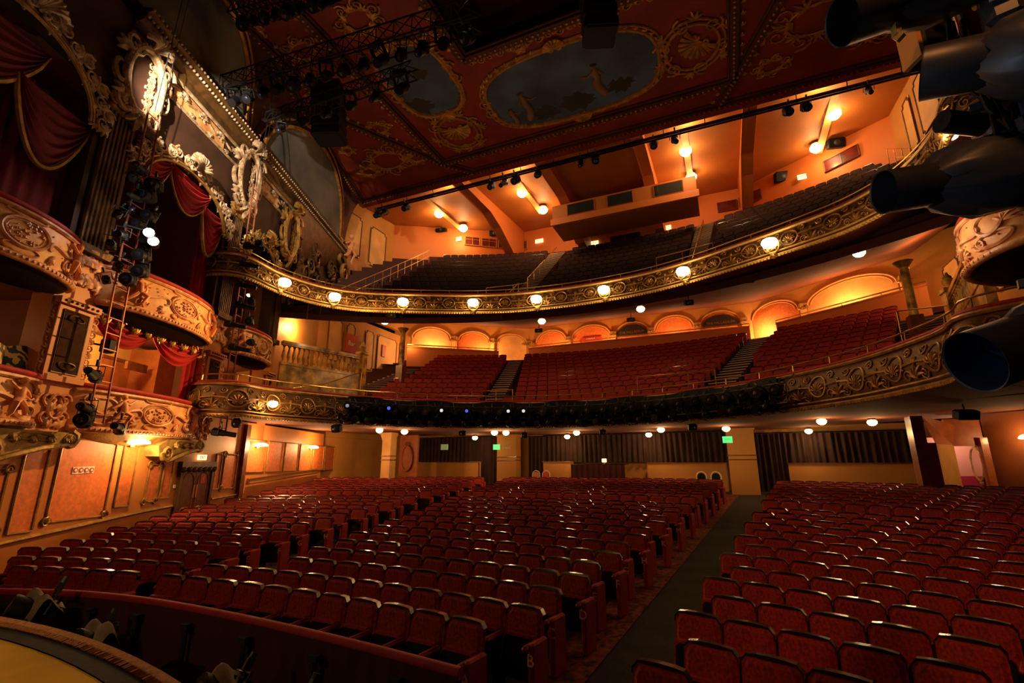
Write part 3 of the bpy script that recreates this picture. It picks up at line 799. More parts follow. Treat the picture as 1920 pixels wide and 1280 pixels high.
# exit door
t = thing('exit_door', 'carved dark double exit door in the orange stalls wall', 'door', PL(sy(10.85), -2.2, 0))
d0, d1 = sy(10.15), sy(11.6); dm = (d0+d1)/2
for a, b in ((d0+.06, dm-.01), (dm+.01, d1-.06)):
    m = MB(); slab(m, PL, a, b, -2.2, -.12, .0, .06); o = m.build('door_leaf', 'wood_dark', t)
    m = MB(); cc = (a+b)/2; r_ = (b-a)/2-.08
    ring(m, PF, cc, -.55, r_, .28, .022, .07, 5, 16, 0, PI); line(m, PF, cc-r_, -.55, cc-r_, -1.6, .018, .07); line(m, PF, cc+r_, -.55, cc+r_, -1.6, .018, .07)
    cscroll(m, PF, cc, -1.45, r_*1.8, .4, .025, -1, .07); spiral(m, PF, cc, -1.5, .15, 0, 1.4, 1, .022, .07); m.build('carving', 'copper', o, smooth=True)
m = MB(); slab(m, PL, dm-.10, dm-.03, -1.05, -.65, .06, .09); slab(m, PL, dm+.03, dm+.10, -1.05, -.65, .06, .09); m.build('push_plate', 'brass', t)
m = MB(); slab(m, PL, d0-.06, d0+.06, -2.2, -.05, 0, .12); slab(m, PL, d1-.06, d1+.06, -2.2, -.05, 0, .12); slab(m, PL, d0-.1, d1+.1, -.12, .08, 0, .15)
for k in range(7): leaf(m, PF, d0+(d1-d0)*k/6, -.1, .2, -PI/2, .03, .14)
m.build('door_frame', 'gold_dark', t, smooth=False)
m = MB(); slab(m, PL, dm+.22, dm+.48, -.62, -.32, .06, .075); m.build('notice', 'sign_red', t)
text('notice_mark', 'i', .2, 'white', facing(PL(dm+.35, -.47, .08), NL), t)
def sign(name, P, n, w, h, mm, body, size, tm, label, cat='sign', th=.05):
    t = thing(name, label, cat, P); M = facing(P, n)
    m = MB(); m.box((0, 0, 0), (w, h, th), M); m.build('sign_box', mm, t)
    if body:
        M2 = M @ Matrix.Translation((0, 0, th/2+.004)); text('lettering', body, size, tm, M2, t, .003)
    return t
sign('exit_sign', PL(sy(10.95), .22, .10), NL, .42, .17, 'exit_pale', 'EXIT', .14, 'black', 'small glowing yellow exit sign above the carved side door')
t = thing('pictogram_sign', 'white sign with four round red pictograms on the orange wall', 'sign', PL(sy(6.95), -.15, 0)); m = MB()
m.prism([(sy(6.95)-.30, -.23), (sy(6.95)+.30, -.21), (sy(6.95)+.30, -.05), (sy(6.95)-.30, -.07)], 0, .025, PF); m.build('board', 'white', t)
for k in range(4):
    c = sy(6.95)-.225+.15*k; m = MB(); m.prism([(c+.062*math.cos(a*PI/6), -.14+.0*k+.062*math.sin(a*PI/6)) for a in range(12)], .025, .032, PF); o = m.build('disc', 'sign_red', t)
    m = MB(); m.prism([(c+.035*math.cos(a*PI/5+k), -.14+.035*math.sin(a*PI/5+k)) for a in range(0, 10, 1+k % 2)], .032, .036, PF); m.build('pictogram', 'white', o)
def wall_lamp(p, n, label, power=55, g='globe', r=.16, tall=.0):
    t = thing('wall_lamp', label, 'lamp', p); n = Vector(n)
    m = MB(); m.lathe([(.02, -.02), (r, 0), (r*.98, .05), (r*.6, .11), (.02, .13)], 14, Matrix.Translation(Vector(p)+n*.18)); m.build('glass_bowl', g, t, smooth=True)
    m = MB(); m.bar(Vector(p), Vector(p)+n*.16, .03); m.box((0, 0, 0), (.1, .1, .16), Matrix.Translation(Vector(p)+n*.03)); m.build('bracket', 'brass', t)
    lamp('lamp_light', Vector(p)+n*.42+Vector((0, 0, .02)), power, .10, WARM, t)
    return t
wall_lamp(PL(sy(8.13), .55, .05), NL, 'blazing bowl lamp under the lower box between the two consoles', 380, r=.30)
wall_lamp(PL(sy(14.1), .72, .05), NL, 'blazing bowl lamp at the near end of the plain side panelling', 330, r=.26)
wall_lamp(PL(sy(18.8), .80, .05), NL, 'blazing bowl lamp at the far end of the plain side panelling', 300, r=.24)
for y_, z_ in ((9.95, -.72), (13.2, -.6)):
    pass
tag(slab(MB(), PL, sy(9.98), sy(9.98)+.10, -.72, -.62, 0, .03).build('light_switch', 'white'), 'small white switch plate on the orange wall before the door', 'switch')
# ================================================================= dress circle and upper circle
DH = [(11.2, 10.25), (10.2, 10.3), (9.4, 10.9), (9.45, 11.9), (9.2, 13), (8.6, 14.6), (7.6, 16.1), (6, 17.8), (4, 19.0), (2, 19.7), (0, 19.9)]
UH = [(11.6, 10.3), (10.7, 10.35), (10.1, 11.0), (10.3, 12.6), (10, 14.2), (9.2, 15.4), (7.9, 16.3), (6, 17.3), (4.5, 18.0), (2.5, 18.6), (0, 18.8)]
DF = Front(DH, .14, 1.56, 1.05); UF = Front(UH, .14, 6.5, .95)
def circle(F, z0, H, name, label, soff_m, rear_y, rear_z, unit, mm, mr, railz):
    t = thing(name, label, 'balcony', (XC, 20, z0))
    m = MB(); m.grid(lambda u, v: F.fm(F.L*u, z0+H*v, 0), 150, 8); m.build('front_panel', mm, t, smooth=True)
    m = MB()
    def sf(u, v):
        p, n = F.at(F.L*u); x1 = XC+(p.x-XC)*1.62; x1 = max(-21.2, min(10.6, x1))
        q = Vector((x1, rear_y, 0)); 
        q.y = rearY(x1, rear_y)
        if abs(p.x-XC) > 9: q.y = max(11, q.y-(abs(p.x-XC)-9)*9)
        r = p.lerp(q, v); r.z = z0+.02+(rear_z-z0)*v; return r
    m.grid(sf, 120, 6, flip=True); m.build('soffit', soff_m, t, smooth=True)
    m = MB(); n = int(F.L/.11)
    m.tube([F.fm(F.L*i/150, z0+.02, .05) for i in range(151)], .055, 6, cap=False); m.tube([F.fm(F.L*i/150, z0+.14, .03) for i in range(151)], .03, 5, cap=False)
    for i in range(n): blob(m, F.fm(F.L*(i+.5)/n, z0-.02, .09), .045, 5, 3)
    m.tube([F.fm(F.L*i/150, z0+H-.03, .03) for i in range(151)], .05, 6, cap=False); m.build('rope_moulding', 'old_gold' if F is DF else 'brass_plaster', t, smooth=True)
    m = MB(); m.tube([F.fm(F.L*i/150, z0+H+.04, -.05) for i in range(151)], .07, 6, cap=False); m.build('velvet_ledge', 'velvet', t, smooth=True)
    m = MB(); k = int(F.L/unit); U = F.L/k; zm = z0+H*.52
    for i in range(k):
        c = (i+.5)*U; a = 1 if i % 2 else -1
        ring(m, F.fm, c, zm, U*.20, H*.27, .026, .02, 5, 18); shell(m, F.fm, c, zm-H*.12, H*.22, PI/2, .022, .03, 7)
        for q in (-1, 1):
            sscroll(m, F.fm, c+q*U*.36, zm+.02, U*.36, H*.7, .026, q, .02, 5); spiral(m, F.fm, c+q*U*.30, zm-H*.24, H*.13, 0, 1.5, q, .022, .02, 5, 12)
            spiral(m, F.fm, c+q*U*.30, zm+H*.25, H*.12, PI, 1.5, -q, .022, .02, 5, 12)
        leaf(m, F.fm, c+U*.5, zm-H*.3, H*.4, PI/2, .025, .025, 4, .6, 5)
    m.build('scroll_relief', mr, t, smooth=True)
    m = MB(); step = int(F.L/1.25)
    m.tube([F.fm(F.L*i/150, railz, -.12) for i in range(151)], .022, 6, cap=False)
    for i in range(step): m.tube([F.fm(F.L*(i+.5)/step, z0+H, -.1), F.fm(F.L*(i+.5)/step, railz, -.12)], .018, 5)
    m.build('brass_handrail', 'brass', t, smooth=True)
    return t
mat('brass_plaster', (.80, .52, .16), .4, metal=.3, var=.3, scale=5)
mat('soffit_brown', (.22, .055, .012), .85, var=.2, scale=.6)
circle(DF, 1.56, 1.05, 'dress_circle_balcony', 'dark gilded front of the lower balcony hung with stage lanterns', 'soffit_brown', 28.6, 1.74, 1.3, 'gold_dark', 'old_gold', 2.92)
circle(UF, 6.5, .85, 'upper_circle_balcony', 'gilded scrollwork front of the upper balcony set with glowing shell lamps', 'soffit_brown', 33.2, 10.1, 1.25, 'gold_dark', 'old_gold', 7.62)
# dark decks closing the balconies behind their fronts
def tier(name, n, yi0, dy, z0, dz, R0, dR, xa, xb, mm, first_gap):
    mb = MB()
    for j in range(n):
        yi = yi0+dy*j-.30; R = R0+dR*j; z = z0+dz*j
        R2 = R0+dR*(j+1); N = 44
        def ed(i, off, RR, zz, jj): 
            x = xa+(xb-xa)*i/N; return (x, yrow(yi0+dy*jj-.30+off, x, RR, XC), zz)
        a = [ed(i, 0, R, z, j) for i in range(N+1)]; b = [ed(i, 0, R2, z, j+1) for i in range(N+1)]; c = [ed(i, 0, R2, z+dz, j+1) for i in range(N+1)]
        d = [ed(i, 0, R, z-(dz if j else first_gap), j) for i in range(N+1)]
        n0 = len(mb.v); mb.add(a+b+c, [(i, i+1, N+2+i, N+1+i) for i in range(N)]+[(N+1+i, N+2+i, 2*N+3+i, 2*N+2+i) for i in range(N)])
        if j == 0: mb.add(d+a, [(i, i+1, N+2+i, N+1+i) for i in range(N)])
    return struct(name, mb, mm)
ND = 12; NG = 12
dY0, dDY, dZ0, dDZ, dR0, dDR = 20.55, .855, 2.14, .38, 17.5, .9
gY0, gDY, gZ0, gDZ, gR0, gDR = 20.25, .827, 6.80, .608, 19.0, .7
tier('floor_dress_circle', ND+1, dY0, dDY, dZ0, dDZ, dR0, dDR, -20.4, 9.8, 'tread', .5)
tier('floor_upper_circle', NG+1, gY0, gDY, gZ0, gDZ, gR0, gDR, -20.4, 9.8, 'tread', .3)
# seats of the two circles: one mesh of three materials each
def small_seat_mesh(name, vel):
    mb = LMB()
    for m_, idx in ((B0, 0), (K0, 1), (P0, 0), (S0, 2)):
        mb.mi = idx; mb.add(m_.v, m_.f)
    o = mb.build(name, [vel, 'lacquer', 'black']); return o
def tier_seats(name, n, Y0, DY, Z0, DZ, R0_, DR, blocks, where, vel, group, restlabel):
    proto = small_seat_mesh(name, vel); cs = []
    for j in range(n):
        for bn, fa, fb in blocks:
            R = R0_+DR*j; yi = Y0+DY*j+.12
            x = fb(yrow(yi, fb(yi), R, XC)); x -= .28; k = 0
            while x > fa(yrow(yi, x, R, XC))+.24:
                a = math.asin((x-XC)/R); cs.append((j, bn, k, x, yrow(yi, x, R, XC), Z0+DZ*j, -a)); x -= .525*math.cos(a); k += 1
    vis = []
    for c in cs:
        w = infr((c[3], c[4], c[5]+.9), 10)
        if w: vis.append((w+ (0 if c[0] < 99 else 50), c))
    vis.sort(key=lambda q: q[0])
    for i, (w, (j, bn, k, x, y, z, a)) in enumerate(vis[:300]):
        o = proto if i == 0 else proto.copy()
        if i: C.objects.link(o)
        o.location = (x, y, z); o.rotation_euler = (0, 0, a)
        tag(o, '%s seat, %s, %s row up, %s from the steps' % (where, bn, ORD[j], ORD[min(k, 27)]), 'seat', group)
    merge_seats(name+'s', [(x, y, z, a) for w, (j, bn, k, x, y, z, a) in vis[300:]], restlabel, ((B0, 0), (K0, 1), (P0, 0)), (vel, 'lacquer'))
mat('velvet_gallery_shaded', (.032, .006, .004), .8, var=.4, scale=20)  # shade on the seats facing away is put into this darker velvet
tier_seats('circle_seat', ND, dY0, dDY, dZ0, dDZ, dR0, dDR, [
    ('far side block', lambda y: .35+.29*(y-20.4), lambda y: min(5.2+.33*(y-17.9), 9.2)),
    ('middle block', lambda y: -9.5-.29*(y-20.4), lambda y: -1.0+.29*(y-20.4)),
    ('near side block', lambda y: -15.7-.2*(y-17.4), lambda y: -10.7-.29*(y-20.4))],
    'red dress circle', 'velvet', 'red seats of the dress circle', 'upper rows of red seats climbing to the back of the dress circle')
tier_seats('gallery_seat', NG, gY0, gDY, gZ0, gDZ, gR0, gDR, [
    ('far block', lambda y: -.25+.09*(y-19), lambda y: min(6.4+.6*(y-18.5), 7.9)),
    ('middle block', lambda y: -8.2-.06*(y-19), lambda y: -1.3+.07*(y-19)),
    ('near block', lambda y: -16.2-.08*(y-15), lambda y: -9.3-.08*(y-19))],
    'dark gallery', 'velvet_gallery_shaded', 'dark seats of the gallery', 'upper rows of dark seats climbing to the back of the gallery')
# aisle steps with pale nosings
def steps(label, n, Y0, DY, Z0, DZ, R0_, DR, fa, fb, sub=2):
    t = thing('aisle_stairs', label, 'stairs', ((fa(Y0)+fb(Y0))/2, Y0, Z0))
    m = MB(); e = MB()
    for j in range(n*sub):
        q = j/sub; yi = Y0-.30+DY*q; R = R0_+DR*q; z = Z0+DZ*(int(q)+((j % sub)+1)/sub)-DZ/sub if False else Z0+DZ*q
        xa = fa(yrow(yi, fa(yi), R, XC)); xb = fb(yrow(yi, fb(yi), R, XC)); xm = (xa+xb)/2; y = yrow(yi, xm, R, XC); a = -math.asin((xm-XC)/R); w = (xb-xa)*.96
        m.box((xm, y+DY/sub/2, z-.1), (w, DY/sub+.02, DZ/sub+.22), rz=a)
        e.box((xm+.0, y+.0, z+DZ/sub/2-.005+.012), (w, .07, .03), rz=a)
    m.build('treads', 'tread', t); e.build('nosings', 'step_edge', t)
steps('pale edged steps between the near and middle dress circle blocks', ND, dY0, dDY, dZ0+.1, dDZ, dR0, dDR, lambda y: -10.6-.29*(y-20.4), lambda y: -9.6-.29*(y-20.4))
steps('pale edged steps between the middle and far dress circle blocks', ND, dY0, dDY, dZ0+.1, dDZ, dR0, dDR, lambda y: -.95+.29*(y-20.4), lambda y: .3+.29*(y-20.4))
steps('pale edged steps by the marble pedestal at the near end of the dress circle', 9, dY0+.5, dDY, dZ0+.3, dDZ, dR0, dDR, lambda y: -17.6-.1*(y-17.4), lambda y: -15.9-.2*(y-17.4))
steps('broad pale edged steps under the far balustrade of the dress circle', 9, dY0+.5, dDY, dZ0+.3, dDZ, dR0, dDR, lambda y: 5.4+.25*(y-17.9), lambda y: 7.3+.25*(y-17.4))
steps('steep pale steps between the near and middle gallery blocks', NG, gY0, gDY, gZ0+.1, gDZ, gR0, gDR, lambda y: -9.2-.08*(y-19), lambda y: -8.3-.06*(y-19), 3)
steps('steep pale steps between the middle and far gallery blocks', NG, gY0, gDY, gZ0+.1, gDZ, gR0, gDR, lambda y: -1.2+.07*(y-19), lambda y: -.35+.09*(y-19), 3)

# ---- shell lamps on the upper front
NM = ['first', 'second', 'third', 'fourth', 'fifth', 'sixth', 'seventh', 'eighth']
for i, (x, y) in enumerate([(-15.34, 12.54), (-15.16, 15.1), (-12.47, 16.62), (-9.83, 18.03), (-6.85, 18.7), (-3.87, 18.7), (-.81, 18.0), (2.05, 16.5)]):
    s = UF.cum[UF.s_of(x, y)]; t = thing('shell_lamp', 'glowing shell lamp on the upper balcony front, %s from the stage boxes' % NM[i], 'lamp', UF.fm(s, 6.55, .15), group='shell lamps on the upper balcony')
    p, n = UF.at(s)
    m = MB(); m.lathe([(.03, -.15), (.19, -.09), (.25, .03), (.21, .13), (.13, .17), (.02, .18)], 12, Matrix.Translation(UF.fm(s, 6.88, .16))); m.build('glass_shade', 'globe', t, smooth=True)  # shade drawn oversize to take in the lamp's glare
    m = MB(); leaf(m, UF.fm, s, 6.58, .22, -PI/2, .03, .1); ring(m, UF.fm, s, 6.86, .25, .26, .02, .06, 5, 20); m.build('gilt_mount', 'old_gold', t, smooth=True)
    lamp('lamp_light', UF.fm(s, 6.9, .42), 62, .10, WARM, t)
s = DF.cum[DF.s_of(-14.8, 12.0)]
for sx, lb in ((-14.75, 'glowing shell lamp on the lower balcony front beside the second ladder'),):
    t = thing('shell_lamp', lb, 'lamp', DF.fm(s, 1.8, .15))
    m = MB(); m.lathe([(.03, -.10), (.13, -.05), (.17, .03), (.14, .10), (.02, .13)], 12, Matrix.Translation(DF.fm(s, 2.02, .15))); m.build('glass_shade', 'globe', t, smooth=True)
    lamp('lamp_light', DF.fm(s, 2.05, .50), 40, .1, WARM, t)
def soffit_lamp(x, y, z, label, power=34, r=.13, g='globe', nm='ceiling_lamp'):  # most radii passed in are enlarged to stand for the glare
    t = thing(nm, label, 'lamp', (x, y, z), group=None)
    m = MB(); m.lathe([(.02, -r*.9), (r*.6, -r*.75), (r*.95, -r*.35), (r, 0), (r*.7, r*.4), (.04, r*.45)], 14, Matrix.Translation((x, y, z-r*.3))); m.build('glass_globe', g, t, smooth=True)
    m = MB(); m.lathe([(r*.75, 0), (r*.9, .04), (r*.5, .10)], 12, Matrix.Translation((x, y, z+.0))); m.build('ceiling_rose', 'brass', t, smooth=True)
    lamp('lamp_light', (x, y, z-r*1.25-.28), power, .10, WARM, t)
STL = [((-14.9, 18.4), 'globe lamp under the lower balcony, just past the side wall panelling'), ((-14.5, 19.8), 'globe lamp under the lower balcony, partly behind a small black projector'),
       ((-14.0, 26.2), 'globe lamp before the dark rear curtain, near the unlit sign'), ((-10.8, 22.3), 'one of a pair of globe lamps by the green sign, nearer the side wall'),
       ((-10.3, 22.6), 'one of a pair of globe lamps by the green sign, nearer the centre'), ((-8.5, 27.2), 'globe lamp low over the purple draped table side of the curtain'),
       ((-7.0, 24.0), 'globe lamp just beyond the low one over the purple table'), ((-3.9, 27.2), 'globe lamp low against the long rear curtain, beyond the black speaker'), ((-2.79, 23.4), 'globe lamp over the middle of the rear stalls'),
       ((-.03, 23.9), 'globe lamp directly above the second green sign'), ((3.6, 27.3), 'globe lamp low before the far rear curtain'), ((3.26, 21.2), 'bright globe lamp over the far stalls block, left of two'), ((5.1, 22.5), 'bright globe lamp over the far stalls block, next to the doorway')]
STL[11] = (STL[11][0], 'bright globe lamp over the far stalls block, one nearer the dark aisle')
for (x, y), lb in STL: soffit_lamp(x, y, 1.62, lb, 50, .17)
def zsU(x, y):
    return 6.55+.19*max(0, y-(18.8-max(0, abs(x-XC)-2)*.35))
for (x, y), lb in [((-15.1, 18.5), 'globe lamp under the upper balcony near the marble balustrade'), ((-7.9, 21.6), 'globe lamp under the middle of the upper balcony'), ((-3.07, 21.6), 'globe lamp under the upper balcony over the dress circle centre'), ((4.67, 18.4), 'oval globe lamp under the upper balcony above the far block')]:
    soffit_lamp(x, y, 6.98, lb, 38, .19)
soffit_lamp(-17.0, 12.4, 6.6, 'small clear lamp under the upper balcony end by the second ladder', 8, .08)

# ---- dress circle rear parapet and arcaded wall
def zr(x): return 7.05
for lab, xa, xb, yy, z1 in (('orange rear parapet with brass rail behind the middle dress circle seats', -12.4, 1.85, 31.0, 7.98), ('orange rear parapet with brass rail behind the near dress circle seats', -19.4, -14.3, 29.6, 7.75), ('orange rear parapet with brass rail behind the far dress circle seats', 3.2, 8.9, 29.6, 7.85)):
    t = thing('rear_parapet', lab, 'parapet', ((xa+xb)/2, yy, 6.7)); FPP = lambda u, v, h: Vector((u, rearY(u, 31.0)-h, v)); m = MB(); m.grid(lambda u, v: FPP(xa+(xb-xa)*u, 6.4+(z1-6.4)*v, .0), 20, 1); m.tube([FPP(xa+(xb-xa)*i/20, z1, 0) for i in range(21)], .06, 5); m.build('panel', 'beam_orange', t)
    m = MB(); m.tube([FPP(xa+(xb-xa)*i/20, z1+.18, 0) for i in range(21)], .035, 6); 
    k = int((xb-xa)/1.2)
    for i in range(k+1): m.tube([FPP(xa+(xb-xa)*i/k, z1, 0), FPP(xa+(xb-xa)*i/k, z1+.18, 0)], .02, 5)
    m.build('brass_rail', 'brass', t)
YB = 33.2
mb = MB(); mb.grid(lambda u, v: (-21.2+32*u, rearY(-21.2+32*u, YB)+.02, 5.4+5.4*v), 64, 1, flip=False); struct('wall_rear', mb, 'ochre')
mb = MB(); mb.grid(lambda u, v: (-20.8+30.8*u, rearY(-20.8+30.8*u, 31.0)+2.2*v, 6.5), 30, 1); struct('floor_promenade', mb, 'tread')
t = thing('arcade', 'row of plaster arches on short pilasters along the dress circle back wall', 'arcade', (-5.3, YB, 6.5))
AR = [(-20.0, -17.6, 'ochre_pale'), (-17.2, -15.0, 'ochre_pale'), (-14.6, -12.5, 'panel_orange'), (-12.1, -9.8, 'panel_orange'), (-9.4, -6.4, 'panel_orange'), (-6.0, -3.9, 'panel_orange'), (-3.5, -.4, 'panel_orange'), (0, 2.9, 'panel_orange'), (3.6, 7.6, 'ochre_pale')]
FB = lambda u, v, h: Vector((u, rearY(u, YB)-h, v))
for i, (a, b, mm) in enumerate([(-20.2, -17.9, 0), (-17.5, -15.6, 0), (-15.2, -13.3, 0), (-12.6, -10.2, 0), (-9.8, -6.9, 0), (-6.5, -4.3, 0), (-3.9, -1.3, 0), (-.9, 1.5, 0), (2.2, 4.6, 0), (5.0, 8.6, 0)]):
    mm = 'ochre_pale' if i in (0, 2, 9) else 'panel_orange'; c = (a+b)/2; r = (b-a)/2; zc = 8.9; h = min(r*.75, .95)
    m = MB(); poly = [(a, 6.5), (c, 6.5), (b, 6.5)]+[(c+r*math.cos(PI*k/12), zc+h*math.sin(PI*k/12)) for k in range(13)]
    m.prism(poly, 0, .03, FB); m.build('arch_panel', mm, t)
    m = MB(); ring(m, FB, c, zc, r, h, .07, .06, 6, 18, 0, PI); ring(m, FB, c, zc, r-.15, h-.13, .035, .05, 6, 18, 0, PI); m.build('archivolt', 'ochre', t, smooth=True)
    m = MB(); m.box((b+.2, rearY(b+.2, YB)-.1, 7.7), (.32, .25, 2.5)); m.build('pilaster', 'ochre', t)
    m = MB(); m.box((b+.2, rearY(b+.2, YB)-.14, 9.0), (.42, .3, .22))
    for k in (-1, 0, 1): leaf(m, FB, b+.2+k*.12, 8.75, .25, PI/2, .03, .28)
    m.build('capital', 'old_gold', t)
for x, z, lb in ((-11.4+.0, 9.1, 0),):
    pass
mat('sign_black', (.015, .012, .010), .5)
for i, (x, lb) in enumerate(((-5.4, 'black half round name board over the arch nearer the centre'), (.3, 'black half round name board over the arch nearer the far side'))):
    t = thing('name_board', lb, 'sign', (x, YB-.2, 8.8)); m = MB(); m.prism([(x+1.1*math.cos(PI*k/14), 8.75+.75*math.sin(PI*k/14)) for k in range(15)], .12, .18, FB); m.build('board', 'sign_black', t)
    text('lettering', 'THE PALLADIUM', .23, 'brass', Matrix.Translation((x, YB-.19, 8.95)) @ Matrix.Rotation(PI/2, 4, 'X'), t)
for i, (x, lb) in enumerate(((-8.35, 'small illuminated notice in the arch before the centre'), (3.4, 'small illuminated notice in the arch past the second name board'))):
    t = thing('notice_board', lb, 'sign', (x, YB-.2, 8.6)); m = MB(); m.box((x, YB-.15, 8.75), (1.6, .08, .28)); m.build('board', 'sign_red', t)
    text('lettering', 'CIRCLE', .2, 'white', Matrix.Translation((x, YB-.2, 8.75)) @ Matrix.Rotation(PI/2, 4, 'X'), t)
for x, p in ((-18.5, 260), (-15.5, 280), (-10.5, 220), (-7, 190), (-2.5, 190), (2.5, 260), (6.3, 420)):
    t = thing('wall_lamp', 'uplighter bowl behind the dress circle parapet, %s of the rear wall' % {-18.5: 'first', -15.5: 'second', -10.5: 'third', -7: 'fourth', -2.5: 'fifth', 2.5: 'sixth', 6.3: 'seventh'}[x], 'lamp', (x, rearY(x, YB)-.05, 7.2)); m = MB(); m.lathe([(.03, 0), (.12, .05), (.16, .14), (.15, .15), (.03, .10)], 12, Matrix.Translation((x, rearY(x, YB)-.2, 7.2))); m.build('bowl', 'globe_dim', t, smooth=True)
    lamp('lamp_light', (x, rearY(x, YB)-1.0, 7.9), p, .15, (1, .52, .2), t)
# side walls behind the circle ends
mb = MB()
mb.box((-20.9, 23.5, 5.2), (.3, 20, 7.4)); mb.box((-20.9, 26.5, 14), (.3, 14, 9.5))
mb.box((-19.6, 14.0, 6.0), (2.6, .2, 5.2))
mb.add([(-18.6, 14.4, 2.0), (-20.8, 19.8, 2.0), (-20.8, 19.8, 8.7), (-18.6, 14.4, 8.7)], [(0, 1, 2, 3)])
struct('wall_left_rear', mb, 'ochre')
mb = MB()
mb.box((10.2, 26.3, 5.2), (.3, 14, 7.4)); mb.box((9.2, 25.8, 15.2), (.3, 13, 7.4)); mb.box((8.6, 28.8, 15.6), (1.2, 1.6, 4.2))
struct('wall_right_rear', mb, 'ochre')
# panels on these walls
def flatpanel(name, o, ux, pts, mm, mo, label, cat='panel'):
    pass
t = thing('wall_panelling', 'tall ochre panels with dark outlines on the dress circle side walls', 'panelling', (-20.7, 22, 5.2))
FLW = lambda u, v, h: Vector((-20.74+h, u, v)); FRW = lambda u, v, h: Vector((10.04-h, u, v))
for a, b in ((20.4, 21.5), (21.9, 22.6), (23.6, 24.4), (24.8, 26.8), (27.2, 29.4)):
    m = MB(); m.prism([(a, 5.9), (b, 5.9), (b, 8.4), (a, 8.4)], 0, .03, FLW); m.build('field', 'ochre_pale', t); m = MB(); rect(m, FLW, a, 5.9, b, 8.4, .03, .04, .12); m.build('outline', 'gold_dark', t)
for a, b in ((22.2, 23.4), (23.9, 25.2), (25.8, 27.4), (28, 30)):
    m = MB(); m.prism([(a, 6.4), (b, 6.4), (b, 8.9), (a, 8.9)], 0, .03, FRW); m.build('field', 'ochre_pale', t); m = MB(); rect(m, FRW, a, 6.4, b, 8.9, .03, .04, .12); m.build('outline', 'gold_dark', t)
t = thing('wall_panelling', 'tall ochre panels with notched outlines on the gallery side wall', 'panelling', (-20.7, 24, 12))
for a, b in ((20.9, 22.4), (23.3, 24.9), (25.9, 27.3)):
    m = MB(); m.prism([(a, 12.9), (b, 12.9), (b, 15.7), (a, 15.7)], 0, .03, FLW); m.build('field', 'ochre_pale', t); m = MB(); rect(m, FLW, a, 12.9, b, 15.7, .035, .04, .16); m.build('outline', 'gold_dark', t)
FRG = lambda u, v, h: Vector((9.04-h, u, v))
for a, b in ((21.6, 23.4), (24.0, 24.9)):
    m = MB(); m.prism([(a, 13.6), (b, 13.6), (b, 16.2), (a, 16.2)], 0, .03, FRG); m.build('field', 'ochre_pale', t); m = MB(); rect(m, FRG, a, 13.6, b, 16.2, .035, .04, .16); m.build('outline', 'gold_dark', t)
lamp('stair_fill_light', (-19.3, 17.0, 6.7), 300, .2); lamp('stair_fill_light', (-13.6, 15.2, 6.0), 60, .2); lamp('stair_fill_light', (3.6, 14.6, 5.6), 25, .2); lamp('stair_fill_light', (-19.0, 26.0, 7.9), 50, .2); lamp('stair_fill_light', (8.4, 24, 8.3), 160, .2)  # unseen fill lights, one added to gild the marble balustrade
t = sign('bar_poster', (-20.66, 22.3, 7.2), (1, 0, 0), .95, 1.15, 'sign_red', 'Bar', .42, 'white', 'tall red bar poster on the lit wall above the balustrade')
sign('poster', (-20.66, 25.4, 7.4), (1, 0, 0), .35, .8, 'sign_red', '', .1, 'white', 'small red poster on the side wall past the slim column')
sign('poster', (10.0, 25.0, 8.5), (-1, 0, 0), .4, .9, 'sign_red', '', .1, 'white', 'small red poster on the far side wall of the dress circle')
# columns carrying the upper circle
for x, lab in ((-16.2, 'slim marbled column at the near end of the dress circle'), (6.75, 'slim marbled column at the far end of the dress circle')):
    t = thing('column', lab, 'column', (x, 21.5, 3.2)); m = MB(); m.lathe([(.17, 0), (.15, .1), (.145, 1.95)], 16, Matrix.Translation((x, 21.5, 5.3))); m.build('shaft', 'marble' if x > 0 else 'marble', t, smooth=True)
    m = MB(); m.box((x, 21.5, 4.3), (.42, .42, 2.0)); m.build('plinth', 'wood_dark', t)
    m = MB(); m.lathe([(.15, 0), (.2, .08), (.3, .2), (.33, .24)], 14, Matrix.Translation((x, 21.5, 7.2))); 
    m.build('capital', 'old_gold', t, smooth=True)
